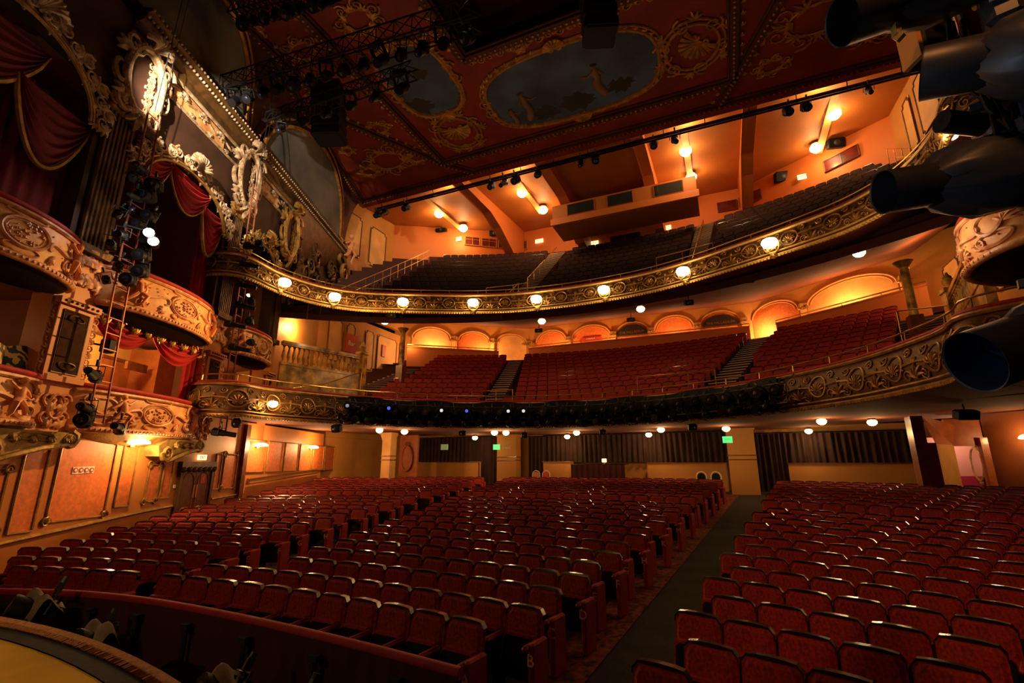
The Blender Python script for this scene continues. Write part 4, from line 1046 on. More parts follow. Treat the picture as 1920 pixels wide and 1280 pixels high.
# marble balustrades
def balustrade(a, b, ztop, label, up=0.0, n=17, base=2.6):
    a = Vector(a); b = Vector(b); d = (b-a); t = thing('balustrade', label, 'balustrade', ((a.x+b.x)/2, (a.y+b.y)/2, base)); ang = math.atan2(d.y, d.x)
    H = .95
    pt = lambda f, z: Vector((a.x+d.x*f, a.y+d.y*f, ztop+up*(1-f)+z))
    m = MB(); m.bar(pt(0, 0), pt(1, 0), .26, .12); m.bar(pt(0, -.09), pt(1, -.09), .18, .06); m.build('coping', 'marble', t)
    for k in range(n):
        f = (k+.5)/n; m = MB(); m.lathe([(.065, 0), (.065, .05), (.035, .09), (.085, .26), (.07, .42), (.035, .58), (.05, .62), (.035, .66), (.065, .70), (.065, .76)], 10, Matrix.Translation(pt(f, -.88)))
        m.build('baluster', 'marble', t, smooth=True)
    m = MB(); m.bar(pt(0, -.94), pt(1, -.94), .26, .12)
    q = [Vector((a.x, a.y, base)), Vector((b.x, b.y, base)), pt(1, -.98), pt(0, -.98)]; off = Vector((-d.y, d.x, 0)).normalized()*.1
    m.add([p+off for p in q]+[p-off for p in q], [(0, 1, 2, 3), (7, 6, 5, 4), (0, 4, 5, 1), (1, 5, 6, 2), (2, 6, 7, 3), (3, 7, 4, 0)]); m.build('marble_wall', 'marble', t)
    m = MB(); m.box((b.x, b.y, (base+ztop)/2+.05), (.36, .36, ztop-base+.3)); m.box((b.x, b.y, ztop+.2), (.46, .46, .12)); m.build('pedestal', 'marble', t)
    m = MB(); m.lathe([(.10, 0), (.06, .06), (.15, .18), (.17, .28), (.1, .36), (.12, .38), (.05, .46), (.03, .54)], 12, Matrix.Translation((b.x, b.y, ztop+.26))); m.build('urn_finial', 'marble', t, smooth=True)
balustrade((-17.55, 14.7, 0), (-16.1, 18.2, 0), 5.1, 'marble balustrade with urn between the stage boxes and dress circle seats', .12)
balustrade((6.0, 14.3, 0), (6.75, 18.3, 0), 5.0, 'marble balustrade with urn climbing beside the broad far steps', .25)
# brass rails at the circle aisles
def rail(pts, label, h=.9, posts=True, r=.022, mid=False):
    m = MB(); P_ = [Vector(p) for p in pts]; m.tube(P_, r, 6)
    if posts:
        for p in P_: m.tube([p, p-Vector((0, 0, h))], r*.8, 5)
    if mid: m.tube([p-Vector((0, 0, h*.5)) for p in P_], r*.7, 5)
    return tag(m.build('stair_rail', 'brass', smooth=True), label, 'rail')
def along(fx, Y0, DY, Z0, DZ, R0_, DR, j0, j1, n, hz=.95):
    out = []
    for i in range(n):
        q = j0+(j1-j0)*i/(n-1); yi = Y0+DY*q; R = R0_+DR*q; x = fx(yrow(yi, fx(yi), R, XC)); out.append((x, yrow(yi, x, R, XC), Z0+DZ*q+hz))
    return out
G = (gY0, gDY, gZ0, gDZ, gR0, gDR)
rail(along(lambda y: -9.1-.06*(y-19), *G, -.5, 2.4, 4), 'brass stair rail at the foot of the near gallery steps')
rail(along(lambda y: -8.85-.06*(y-19), *G, 3.3, 7.4, 4), 'long brass stair rail halfway up the near gallery steps')
rail(along(lambda y: -8.85-.06*(y-19), *G, 8.4, 11, 3), 'short brass stair rail at the top of the near gallery steps')
rail(along(lambda y: -.8+.08*(y-19), *G, 0, 10.5, 12), 'tall brass stair rail down the middle of the far gallery steps')
rail(along(lambda y: -17.0-.10*(y-15), *G, -.8, 11.5, 15), 'long brass handrail with posts up the gallery side stair', mid=True)
rail(along(lambda y: 8.35, *G, 3.5, 11, 10, 1.15), 'row of hooped brass rails up the far gallery side', mid=True)
rail([(-10.9, 20.0, 3.35), (-9.7, 20.15, 3.35), (-8.9, 20.25, 3.35)], 'low brass guard rail at the foot of the near dress circle steps', .6)
rail([(-3.2, 20.1, 3.5), (-1.2, 19.9, 3.5), (-.2, 19.6, 3.5)], 'low brass guard rail at the foot of the far dress circle steps', .6)
rail([(-16.0, 14.2, 3.0), (-15.9, 16.0, 3.5), (-15.8, 17.9, 4.3)], 'sloping brass handrail against the marble wall below the balustrade', .9)
rail([(5.4, 18.6, 4.8), (6.0, 16.6, 4.3)], 'short pale handrail in front of the far marble wall', 1.0)
rail([(-9.6, 18.8, 7.95), (-8.3, 18.95, 7.95), (-7.6, 18.95, 7.95)], 'raised brass guard rail on the upper balcony at the near steps', .5)
rail([(-1.9, 18.5, 7.95), (-.9, 18.4, 8.0), (.2, 18.1, 8.0)], 'raised brass guard rail on the upper balcony at the far steps', .5)
# ================================================================= rear of the stalls
YR = 28.4
mb = MB(); mb.box((-5.3, YR+.25, -.4), (33, .3, 4.6)); mb.box((-21.05, 24.3, -.6), (.3, 8.4, 4.4)); mb.box((10.3, 24.8, -.6), (.3, 8.4, 4.4))
struct('wall_rear_stalls', mb, 'ochre')
mb = MB(); mb.add([(8.2, 22.3, -2), (10.0, 19.8, -2), (10.0, 19.8, 1.7), (8.2, 22.3, 1.7)], [(0, 1, 2, 3)])
mb.box((9.9, 20.2, -.6), (.3, 5.2, 4.4)); mb.box((10.3, 24.5, -.6), (.8, 7.4, 4.4)); struct('wall_right', mb, 'box_room')
def curtain(x0, x1, z0, z1, y, label, m_='curtain_dark', folds=None, amp=.07):
    t = thing('curtain', label, 'curtain', ((x0+x1)/2, y, z0)); folds = folds or int((x1-x0)/.28)
    rnd = random.Random(int(x0*10)); ph = [rnd.uniform(-.6, .6) for _ in range(folds+2)]
    m = MB()
    def f(u, v):
        q = u*folds; k = int(q); a = ph[k]*(1-(q-k))+ph[k+1]*(q-k)
        return (x0+(x1-x0)*u, y+amp*math.sin(2*PI*q+a*2)*(1+.3*math.sin(v*4+a*6)), z0+(z1-z0)*v)
    m.grid(f, folds*6, 5); m.build('folded_cloth', m_, t, smooth=True)
    m = MB(); m.tube([(x0-.1, y, z1+.04), (x1+.1, y, z1+.04)], .03, 6); m.build('curtain_rod', 'black', t)
curtain(-19.4, -13.9, .15, 1.68, YR-.25, 'dark hanging curtain at the rear of the stalls nearest the side wall')
curtain(-14.6, -12.9, -1.4, 1.68, YR-.5, 'narrow dark curtain drop beside the white lettered pillar', folds=6)
curtain(-11.2, -10.2, -1.4, 1.6, YR-.45, 'narrow floor length curtain past the white lettered pillar', folds=4)
curtain(-10.2, 0.0, .10, 1.66, YR-.25, 'long dark curtain across the rear centre of the stalls')
curtain(1.2, 2.6, -1.4, 1.5, YR-.4, 'floor length dark curtain beyond the plain pillar', folds=6)
curtain(2.6, 8.1, .05, 1.5, YR-.3, 'long dark curtain across the far rear stalls')
for x0, x1, z1, lab in ((-18.2, -14.4, .12, 'low ochre partition under the curtain nearest the side wall'), (-10.3, -8.4, .12, 'low ochre partition at the near side of the purple table'), (-4.2, -.2, .05, 'low ochre partition past the purple table'), (2.6, 7.6, .02, 'low ochre partition under the far curtain')):
    t = thing('partition', lab, 'partition', ((x0+x1)/2, YR-.35, -1.4)); m = MB(); m.box(((x0+x1)/2, YR-.42, (-1.45+z1)/2), (x1-x0, .12, z1+1.45)); m.build('panel', 'ochre', t)
    m = MB(); m.box(((x0+x1)/2, YR-.44, z1+.02), (x1-x0+.06, .2, .05)); m.build('capping', 'wood_dark', t)
def pillar(x, y, w, lab, z0=-1.5, z1=1.8, mm='ochre', wing=0, d=.7):
    t = thing('pillar', lab, 'pillar', (x, y, z0)); m = MB(); m.box((x, y, (z0+z1)/2), (w, d, z1-z0)); 
    if wing: m.prism([(x-w/2-.45, z1), (x-w/2, z1), (x-w/2, z1-.45), (x-w/2-.15, z1-.12)], -d/2, d/2, lambda u, v, h: (u, y+h, v))
    m.build('shaft', mm, t); m = MB()
    for z in (.42, .22): m.box((x, y, z), (w+.06, d+.06, .05))
    m.build('band', 'wood_dark', t); m = MB(); m.box((x, y, z1-.1), (w+.1, d+.1, .16)); m.build('cap', mm, t)
    return t
pillar(-16.6, 21.4, .55, 'cream square pillar at the end of the side panelling', -1.8, 1.65, 'ochre_pale', 1, .5)
t = pillar(-12.2, 27.2, 1.25, 'wide ochre pillar with small white lettering between the dark curtains')
text('lettering', 'STALLS', .16, 'white', Matrix.Translation((-12.2, 26.83, .95)) @ Matrix.Rotation(PI/2, 4, 'X'), t)
pillar(.55, 26.8, 1.25, 'wide ochre pillar behind the dark aisle, second green sign in front')
# oval mirror panel by the pillar
t = thing('mirror_panel', 'tall panel with an oval mirror beside the cream pillar', 'panel', (-17.0, 24.5, -1.4)); FX = lambda u, v, h: Vector((u, 24.5-h, v))
m = MB(); m.box((-17.6, 24.6, .2), (1.3, .15, 3.0)); m.build('board', 'wood_orange', t)
m = MB(); ring(m, FX, -17.6, .35, .36, .72, .05, .10, 6, 24); shell(m, FX, -17.6, 1.1, .2, PI/2, .03, .1, 5); m.build('frame', 'copper', t, smooth=True)
m = MB(); m.prism([(-17.6+.34*math.cos(PI*i/10), .35+.7*math.sin(PI*i/10)) for i in range(20)], .08, .09, FX); m.build('mirror', 'wood_orange', t)
# table with purple cloth, little sign, hoop chairs
t = thing('draped_table', 'long table with a purple cloth to the floor behind the rear row', 'table', (-6.7, 27.2, -1.4)); m = MB(); m.box((-6.7, 27.2, .0), (3.1, .8, .06)); m.build('table_top', 'lacquer', t)
m = MB(); m.grid(lambda u, v: (-8.2+3.0*u, 26.78+.05*math.sin(u*60), -1.35+1.33*v), 120, 3); m.build('cloth', 'curtain_purple', t, smooth=True)
t = thing('desk_lamp', 'small glowing desk lamp standing on the purple draped table', 'lamp', (-6.4, 27.2, .03)); m = MB(); m.box((-6.4, 27.2, .20), (.26, .08, .2), bev=.02); m.build('lamp_shade', 'exit_pale', t); m = MB(); m.lathe([(.1, 0), (.02, .03), (.02, .12)], 10, Matrix.Translation((-6.4, 27.2, .03))); m.build('base', 'brass', t)
for x, mm, lb in ((-10.15, 'wall_orange', 'pale hooped chair standing behind the rear row beside the red one'), (-9.55, 'sign_red', 'red padded hooped chair standing behind the rear row'), (-1.35, 'black', 'dark hooped chair behind the rear row, farther from the dark aisle'), (-.7, 'black', 'dark hooped chair behind the rear row, next to the dark aisle')):
    y = 26.3 if x < -5 else 25.6; zb = -1.45
    t = thing('banquet_chair', lb, 'chair', (x, y, zb)); m = MB()
    m.tube([(x-.22, y+.1, zb+.5), (x-.22, y+.12, zb+.85)]+[(x-.22*math.cos(PI*i/10), y+.12, zb+.88+.22*math.sin(PI*i/10)) for i in range(11)]+[(x+.22, y+.1, zb+.5)], .022, 6); m.build('hoop_frame', 'white', t, smooth=True)
    m = MB(); m.prism([(x+.19*math.cos(2*PI*i/16), zb+.83+.21*math.sin(2*PI*i/16)) for i in range(16)], -.03, .03, lambda u, v, h: (u, y+.1+h, v)); m.build('back_pad', mm, t)
    m = MB(); m.box((x, y-.1, zb+.47), (.44, .44, .07), bev=.02); m.build('seat', mm, t)
    for a in (-1, 1):
        for b in (-1, 1): m = MB(); m.tube([(x+a*.18, y-.1+b*.18, zb+.45), (x+a*.2, y-.1+b*.2, zb)], .015, 5); m.build('leg', 'white', t)
sign('exit_sign', (-12.55, 26.2, .98), (0, -1, 0), .42, .30, 'exit_green', 'EXIT', .13, 'white', 'bright green exit sign by the wide lettered pillar')
sign('exit_sign', (-.02, 23.6, 1.05), (0, -1, 0), .40, .28, 'exit_green', 'EXIT', .12, 'white', 'bright green exit sign hanging near the dark aisle')
sign('exit_sign', (-16.0, 26.0, 1.02), (0, -1, 0), .5, .34, 'exit_dim', 'EXIT', .14, 'white', 'unlit olive exit sign before the dark curtain')

# doorway to the pink corridor at the far side
t = thing('side_doorway', 'slanted doorway surround with an ochre wall and a view to a pink corridor', 'doorway', (7.4, 22, -1.6))
m = MB(); m.box((5.95, 21.0, -.05), (.34, .6, 3.3)); m.build('door_post', 'wood_dark', t)
m = MB(); m.box((6.28, 21.0, -.6), (.22, .3, 2.6)); m.build('mirror_strip', 'copper', t)
m = MB(); m.add([(6.42, 21.0, -1.8), (7.35, 22.4, -1.8), (7.35, 22.4, .66), (6.42, 21.0, .66)], [(0, 1, 2, 3)]); m.build('return_wall', 'ochre_pale', t)
m = MB(); m.add([(6.1, 20.7, 1.6), (7.5, 22.3, 1.35), (7.35, 22.4, .66), (6.42, 21.0, .66)], [(0, 1, 2, 3)]); m.build('canted_soffit', 'wood_orange', t)
m = MB(); m.box((7.85, 22.45, 1.1), (1.3, .2, .95)); m.box((8.12, 22.3, -.5), (.2, .3, 2.8)); m.build('lintel', 'wood_orange', t)
m = MB(); m.box((8.4, 25.2, .3), (2.6, .1, 1.5)); m.build('pink_wall', 'pink', t)
m = MB(); m.box((8.4, 25.15, -1.1), (2.6, .1, 1.3)); m.build('magenta_dado', 'magenta', t)
lamp('corridor_light', (8.1, 24.2, .9), 45, .15, (1, .75, .55))
t = thing('oval_mirror', 'gilt framed oval mirror in the pink corridor', 'mirror', (8.75, 24.6, -.1)); FM = lambda u, v, h: Vector((8.75+h*.3+u*.25, 24.9-u*.9, v))
m = MB(); ring(m, FM, 0, 0, .30, .62, .04, .02, 6, 24); shell(m, FM, 0, .72, .15, PI/2, .03, .05, 5); leaf(m, FM, 0, -.65, .2, -PI/2, .03, .05); m.build('frame', 'old_gold', t, smooth=True)
m = MB(); m.prism([(.28*math.cos(PI*i/8), .6*math.sin(PI*i/8)) for i in range(16)], 0, .01, FM); m.build('glass', 'mirror', t)
for x, y, lb in ((7.15, 21.9, 'red fire extinguisher with black hose inside the pink doorway'), (8.2, 21.3, 'red fire extinguisher with pale label standing outside the doorway')):
    t = thing('fire_extinguisher', lb, 'extinguisher', (x, y, -1.35)); m = MB(); m.lathe([(.09, 0), (.1, .03), (.1, .42), (.07, .5), (.03, .53)], 14, Matrix.Translation((x, y, -1.35))); m.build('cylinder', 'ext_red', t, smooth=True)
    m = MB(); m.lathe([(.102, .15), (.102, .32)], 14, Matrix.Translation((x, y, -1.35)), cap=False); m.build('label_band', 'white', t)
    m = MB(); m.tube([(x, y, -.82), (x-.08, y, -.76), (x-.16, y, -.85), (x-.14, y, -1.2)], .015, 5); m.box((x, y, -.80), (.08, .04, .05)); m.build('hose', 'black', t)
FR = lambda u, v, h: Vector((9.7-h, u, v))
wall_lamp((8.93, 21.25, .80), (-.81, -.58, 0), 'blazing bowl lamp on the far stalls wall past the pink doorway', 50)
t = thing('wall_handrail', 'two pale parallel handrails along the far stalls wall', 'rail', (9.5, 20, -.4)); m = MB(); m.tube([(9.6, 18, -.55), (9.6, 22.4, -.35)], .03, 6); m.tube([(9.6, 18, -.8), (9.6, 22.4, -.6)], .03, 6); m.build('tube_pair', 'brass', t)

# ================================================================= gallery rear, ceiling, projection room
mb = MB(); mb.grid(lambda u, v: (-21.2+31*u, rearY(-21.2+31*u, 31.5), 12+6*v), 62, 1); struct('wall_gallery_rear', mb, 'beam_orange')
FG = lambda u, v, h=0: Vector((u, rearY(u, 31.48)-h, v))
mb = MB(); mb.grid(lambda u, v: (-21.5+32.5*u, 21.2+10.5*v, 16.55+.9*v), 4, 4); struct('ceiling_gallery', mb, 'gallery_ceil')
for i, x in enumerate((-13.1, -7.9, -2.7, 2.5)):
    t = thing('ceiling_beam', 'orange boxed beam with a bent end under the gallery ceiling, %s from the side panels' % ORD[i], 'beam', (x, 26, 16.3))
    m = MB(); m.prism([(21.2, 16.05), (25.6, 16.15), (27.2, 15.75), (29.6, 14.7), (31.4, 14.6), (31.4, 17.5), (21.2, 16.7)], -.28, .28, lambda u, v, h: (x+h, u, v)); m.build('casing', 'beam_orange', t)
    m = MB(); m.prism([(21.2, 16.02), (25.7, 16.12), (27.25, 15.7), (29.6, 14.66), (29.6, 14.72), (27.2, 15.78), (25.6, 16.18), (21.2, 16.1)], -.34, -.28, lambda u, v, h: (x+h, u, v)); m.build('edge_moulding', 'beam_orange', t)
t = thing('projection_box', 'orange projection room with dark windows hanging over the gallery', 'booth', (-4.4, 27.5, 14.4))
m = MB(); m.box((-4.45, 26.1, 15.1), (8.5, .16, 1.3)); m.box((-4.45, 27.2, 14.42), (8.5, 2.2, .1)); m.box((-8.62, 27.2, 15.1), (.16, 2.2, 1.3)); m.box((-.28, 27.2, 15.1), (.16, 2.2, 1.3)); m.build('casing', 'gallery_ceil', t)
m = MB(); m.box((-4.45, 26.0, 14.62), (8.7, .14, .42)); m.build('sill_band', 'beam_orange', t)
for x0, x1 in ((-7.7, -6.0), (-5.2, -3.7), (-2.5, -.9)):
    m = MB(); m.box(((x0+x1)/2, 25.99, 15.25), (x1-x0, .06, .72)); o = m.build('window', 'glass_dark', t)
    m = MB(); rect(m, lambda u, v, h: Vector((u, 25.97-h, v)), x0, 14.88, x1, 15.62, .03, .0); m.build('window_frame', 'gallery_ceil_deep', o)
t = thing('rear_window_strip', 'row of four dark red windows in the gallery back wall above the near block', 'window', (-14, 31.4, 15.4))
for k in range(4):
    x = -16.1+1.02*k; m = MB(); m.prism([(x-.43, 15.95), (x+.43, 15.95), (x+.43, 16.6), (x-.43, 16.6)], .02, .06, FG); o = m.build('window', 'window_red', t)
    m = MB(); rect(m, FG, x-.45, 15.93, x+.45, 16.62, .04, .07); line(m, FG, x, 15.95, x, 16.6, .02, .07); line(m, FG, x-.43, 16.4, x+.43, 16.4, .015, .07); m.build('window_frame', 'ochre', o)
for x0, x1, z, lb in ((.9, 2.05, 16.3, 'dark red window in the gallery back wall nearer the far steps'), (2.2, 3.4, 16.35, 'dark red window next to the one by the far gallery steps'), (6.4, 7.8, 16.0, 'dark red window at the far end of the gallery back wall'), (-6.2, -4.2, 15.3, 'low dark window under the projection room')):
    t = thing('wall_window', lb, 'window', FG((x0+x1)/2, z)); m = MB(); m.prism([(x0, z-.32), (x1, z-.32), (x1, z+.32), (x0, z+.32)], .02, .06, FG); m.build('pane', 'window_red' if z > 15.9 else 'glass_dark', t)
    m = MB(); rect(m, FG, x0, z-.33, x1, z+.33, .035, .07); line(m, FG, (x0+x1)/2, z-.32, (x0+x1)/2, z+.32, .02, .07); m.build('window_frame', 'wood_dark', t)
for x, z, lb in ((-17.0, 16.3, 'pale exit sign on the gallery back wall above the near block'), (-11.6, 16.4, 'pale exit sign on the gallery back wall just before the steps'), (-7.4, 15.4, 'pale exit sign under the near end of the projection room'), (-2.4, 15.55, 'pale exit sign under the far end of the projection room'), (5.5, 16.05, 'glowing yellow exit sign at the top of the far gallery block')):
    sign('exit_sign', FG(x, z, .06), (0, -1, 0), .62, .30, 'exit_pale', 'EXIT', .2, 'black', lb)
for (x, y), q, near_ in (((-16.7, 25.4), 0, 1), ((-16.2, 27.9), 0, 0), ((-10.45, 25.3), 1, 1), ((-9.95, 27.8), 1, 0), ((-.55, 25.05), 2, 1), ((-.45, 27.8), 2, 0), ((6.4, 24.95), 3, 1), ((6.0, 27.6), 3, 0)):
    lb = 'blazing globe on the gallery ceiling, %s of the %s pair from the side panels' % ('front' if near_ else 'rear', ORD[q])
    soffit_lamp(x, y, 16.88, lb, 125, .32)
for i, (x) in enumerate((-16.45, -10.2, -.5, 6.2)):
    t = thing('lamp_trunking', 'pale ceiling strip carrying the %s pair of gallery globes' % ORD[i], 'trunking', (x, 26, 16.9)); m = MB(); m.box((x, 25.2, 16.78), (.34, 6.0, .10), Matrix.Rotation(0, 4, 'Z')); m.build('strip', 'ochre_pale', t)
# small black speakers under soffits
def boxspk(x, y, z, d, lb, rz=0, tilt=.3, face=None):
    t = thing('loudspeaker', lb, 'speaker', (x, y, z)); M = Matrix.Translation((x, y, z)) @ Matrix.Rotation(rz, 4, 'Z') @ Matrix.Rotation(tilt, 4, 'X')
    m = MB(); m.box((0, 0, 0), d, M, bev=.03); m.build('cabinet', 'black', t); m = MB(); m.lathe([(d[2]*.32, 0), (d[2]*.28, .015), (.02, .03)], 14, M @ Matrix.Translation((0, -d[1]/2-.005, 0)) @ Matrix.Rotation(PI/2, 4, 'X')); m.build('cone', 'gun', t, smooth=True)
    m = MB(); m.tube([(x, y+.05, z+d[2]*.4), (x, y+.1, z+d[2]*.5+.25)], .02, 5); m.build('bracket', 'black', t)
for a in ((-13.9, 14.6, 1.35, (.35, .3, .28), 'black speaker under the lower balcony edge near the side panelling'), (-11.7, 20.6, 1.45, (.35, .25, .2), 'black speaker hung before the first green sign lamp pair'), (-9.2, 22.4, 1.4, (.3, .25, .25), 'black speaker under the lower balcony past the lamp pair'),
          (-5.3, 22.5, 1.45, (.3, .25, .2), 'black speaker under the lower balcony, middle of the rear curtain'), (-1.3, 21.6, 1.5, (.35, .25, .25), 'black speaker beside the lamp over the second green sign'), (6.2, 17.6, 1.35, (.55, .3, .26), 'wide black speaker under the lower balcony beyond the far lamps')):
    boxspk(*a, rz=.3)
for a in ((-13.6, 17.2, 6.7, (.5, .35, .35), 'black projector like speaker under the upper balcony by the balustrade'), (-8.9, 23.8, 7.1, (.4, .3, .22), 'black speaker under the upper balcony before the first arches'), (-3.9, 23.8, 7.1, (.4, .3, .22), 'black speaker under the upper balcony before the name board'), (-1.0, 22.0, 7.05, (.4, .3, .25), 'black speaker under the upper balcony near the second name board'), (1.3, 19.9, 7.0, (.5, .3, .25), 'black speaker under the upper balcony past its far lamp'),
          (4.6, 30.0, 16.75, (.9, .5, .6), 'large black speaker above the far gallery block windows'), (-14.6, 29.9, 16.95, (.8, .4, .4), 'large black speaker above the four gallery windows'), (6.9, 27.6, 16.75, (.8, .4, .5), 'large black speaker behind the far gallery globes'), (-17.9, 27.6, 16.8, (.8, .4, .25), 'flat black unit high at the near gallery corner')):
    boxspk(*a, rz=.2)
# ================================================================= main ceiling
FC = lambda u, v, h: Vector((u, v, 16.0-h))
mb = MB()
X0, X1, Y0_, Y1_ = -8.3, .9, -3, 13.9
for a, b, c, d in ((-19.6, X0, -1, 21.2), (X1, 9.6, 3, 21.2), (X0, X1, Y1_, 21.2)): mb.box(((a+b)/2, (c+d)/2, 16.35), (b-a, d-c, .7))
mb.box((-5, 21.1, 16.25), (29.4, .35, 1.1))
struct('ceiling', mb, 'ceil_red')
mb = MB(); 
mb.box((X0-.1, 6.4, 16.9), (.2, 15.0, 1.8)); mb.box((-3.7, Y1_+.1, 16.9), (9.4, .2, 1.8)); mb.box((-3.7, 6, 17.7), (9.4, 16, .2)); struct('ceiling_well', mb, 'ceil_dark')
mb = MB(); mb.box((-3.9, 6.5, 17.55), (7.6, 12, .08)); struct('ceiling_well_painting', mb, 'lunette')
t = thing('ceiling_mouldings', 'heavy dark gilt ceiling mouldings dividing the red painted panels', 'plasterwork', (-5, 18, 16))
m = MB()
def mould(a, b, w=.30, d=.22):
    A = Vector((a[0], a[1], 16-d/2)); B = Vector((b[0], b[1], 16-d/2)); m.bar(A, B, w, d)
    dv = (B-A).normalized(); sd = Vector((-dv.y, dv.x, 0))
    for q in (-1, 1): m.tube([A+sd*q*w*.62+Vector((0, 0, d*.2)), B+sd*q*w*.62+Vector((0, 0, d*.2))], .06, 6)
SEG = [((-12.75, 6), (-12.75, 19.55)), ((-12.75, 19.55), (1.75, 19.55)), ((1.75, 19.55), (1.75, 8)), ((-19.4, 20.95), (9.2, 20.95)), ((-12.75, 19.55), (-11.6, 20.95)), ((-12.75, 19.55), (-15.4, 14.7)), ((-15.4, 14.7), (-14.9, 8)), ((1.75, 19.55), (1.1, 20.95)), ((1.75, 19.55), (4.8, 12.5)),
       ((-14.7, 7.5), (-15.9, 12)), ((-15.9, 12), (-17.5, 15.8)), ((-17.5, 15.8), (-19.5, 20.9)), ((X0, 2), (X0, Y1_)), ((X0, Y1_), (X1, Y1_))]
for a, b in SEG: mould(a, b)
m.build('moulding_bars', 'ceil_dark', t)
m = MB()
for a, b in SEG:
    L = math.dist(a, b); n = int(L/.22); ux = (b[0]-a[0])/L; uy = (b[1]-a[1])/L
    for i in range(n):
        q = (i+.5)/n; blob(m, (a[0]+(b[0]-a[0])*q, a[1]+(b[1]-a[1])*q, 15.76), .06, 5, 3)
    for i in range(int(L/.5)):
        q = (i+.5)*.5/L; leaf(m, FC, a[0]+(b[0]-a[0])*q-uy*.3, a[1]+(b[1]-a[1])*q+ux*.3, .24, math.atan2(uy, ux), .03, .05, 4, .6, 3)
m.build('egg_and_leaf', 'ceil_gold', t, smooth=True)
def ceil_painting(cx, cy, rx, ry, rot, label, figs):
    t = thing('ceiling_painting', label, 'painting', (cx, cy, 15.95)); c, s = math.cos(rot), math.sin(rot)
    f = lambda u, v, h: Vector((cx+u*c-v*s, cy+u*s+v*c, 16.0-h))
    se = lambda a, k=.7: (rx*math.copysign(abs(math.cos(a))**k, math.cos(a)), ry*math.copysign(abs(math.sin(a))**k, math.sin(a)))
    m = MB(); m.prism([se(2*PI*i/40) for i in range(40)], .0, .03, f); m.build('canvas', 'painting_sky', t)
    m = MB(); m.tube([f(*[q*1.0 for q in se(2*PI*i/48)], .06) for i in range(48)], .09, 6, closed=True); m.tube([f(*[q*1.06 for q in se(2*PI*i/48)], .04) for i in range(48)], .05, 6, closed=True)
    for i in range(40):
        a = 2*PI*i/40; p = se(a); leaf(m, f, p[0]*1.02, p[1]*1.02, .34, a+PI/2, .035, .06, 4, .8, 3)
    for a in (PI/2, -PI/2): p = se(a); shell(m, f, p[0], p[1]*.98, .45, a, .07, .06, 9)
    for a in (0, PI): p = se(a); spiral(m, f, p[0]*1.05, p[1]+.3, .3, 0, 1.5, 1, .05, .06); spiral(m, f, p[0]*1.05, p[1]-.3, .3, 0, 1.5, -1, .05, .06)
    m.build('gilt_frame', 'ceil_gold', t, smooth=True)
    for (x, y, sc, k, mm) in figs:
        m = MB(); q = lambda a, b: f(x+a*sc*k, y+b*sc, .05)
        y = -y; sg = -1
        q = lambda a, b: f(x+a*sc*k, y-b*sc, .05)
        if mm == 'painting_figure':
            m.tube([q(0, 1.0), q(.02, .9)], [.11*sc, .10*sc], 8); m.tube([q(0, .85), q(.03, .7), q(.0, .45), q(.06, .3)], [.05*sc, .14*sc, .11*sc, .14*sc], 8)
            m.tube([q(.04, .75), q(.28, .55), q(.5, .62)], [.055*sc, .04*sc, .03*sc], 6); m.tube([q(-.04, .75), q(-.2, .5), q(-.05, .35)], [.055*sc, .04*sc, .03*sc], 6)
            m.tube([q(.06, .3), q(.05, .0), q(-.1, -.35)], [.12*sc, .15*sc, .13*sc], 8)
        else:
            m.prism([(x+sc*.55*math.cos(i*PI/12)*(1+.25*math.sin(i*1.7+x)), y+sc*.4*math.sin(i*PI/12)*(1+.3*math.cos(i*2.3+y))) for i in range(24)], .03, .04, f)
        m.build('painted_figure', mm, t, smooth=True)
ceil_painting(-4.75, 16.9, 3.75, 2.05, 0, 'large painted ceiling panel of a cloudy sky with two seated figures', [(-2.2, -.9, 1.25, 1, 'painting_figure'), (-1.5, -1.3, 1.1, 1, 'painting_dark'), (1.2, -.7, 1.3, -1, 'painting_figure'), (.0, -1.2, 1.3, 1, 'painting_dark'), (2.0, -1.0, 1.0, 1, 'painting_dark'), (-3.0, -1.3, .9, 1, 'painting_figure')])
ceil_painting(-10.6, 14.3, 1.45, 2.0, .0, 'smaller dark painted ceiling oval with a bird against grey cloud', [(-.9, -1.2, 1.2, 1, 'painting_dark'), (.2, .4, .6, 1, 'painting_dark')])
def ceil_shell(cx, cy, r, a, label, w=.09):
    t = thing('ceiling_cartouche', label, 'plasterwork', (cx, cy, 15.9)); m = MB()
    shell(m, FC, cx-r*.35*math.cos(a), cy-r*.35*math.sin(a), r*.75, a, w, .06, 11, 3.4); m.build('shell', 'ceil_gold', t, smooth=True)
    m = MB(); ring(m, FC, cx, cy, r, r*1.1, .06, .05, 6, 30); ring(m, FC, cx, cy, r*1.22, r*1.32, .05, .05, 6, 30)
    for k in range(6): b = a+PI*k/3; spiral(m, FC, cx+r*1.15*math.cos(b), cy+r*1.2*math.sin(b), r*.36, b, 1.6, 1 if k % 2 else -1, .05, .06); leaf(m, FC, cx+r*1.3*math.cos(b+.4), cy+r*1.3*math.sin(b+.4), r*.5, b, .04, .05)
    m.build('scroll_border', 'ceil_gold', t, smooth=True)
ceil_shell(-10.75, 17.75, .95, PI*.55, 'gilt shell cartouche on the red ceiling by the smaller painted oval')
ceil_shell(.25, 17.1, 1.0, PI*.75, 'gilt shell cartouche on the red ceiling at the far end of the large painting')
t = thing('ceiling_scrollwork', 'loose gilt scrolls and leaves scattered over the outer red ceiling panels', 'plasterwork', (-15, 17, 15.95)); m = MB()
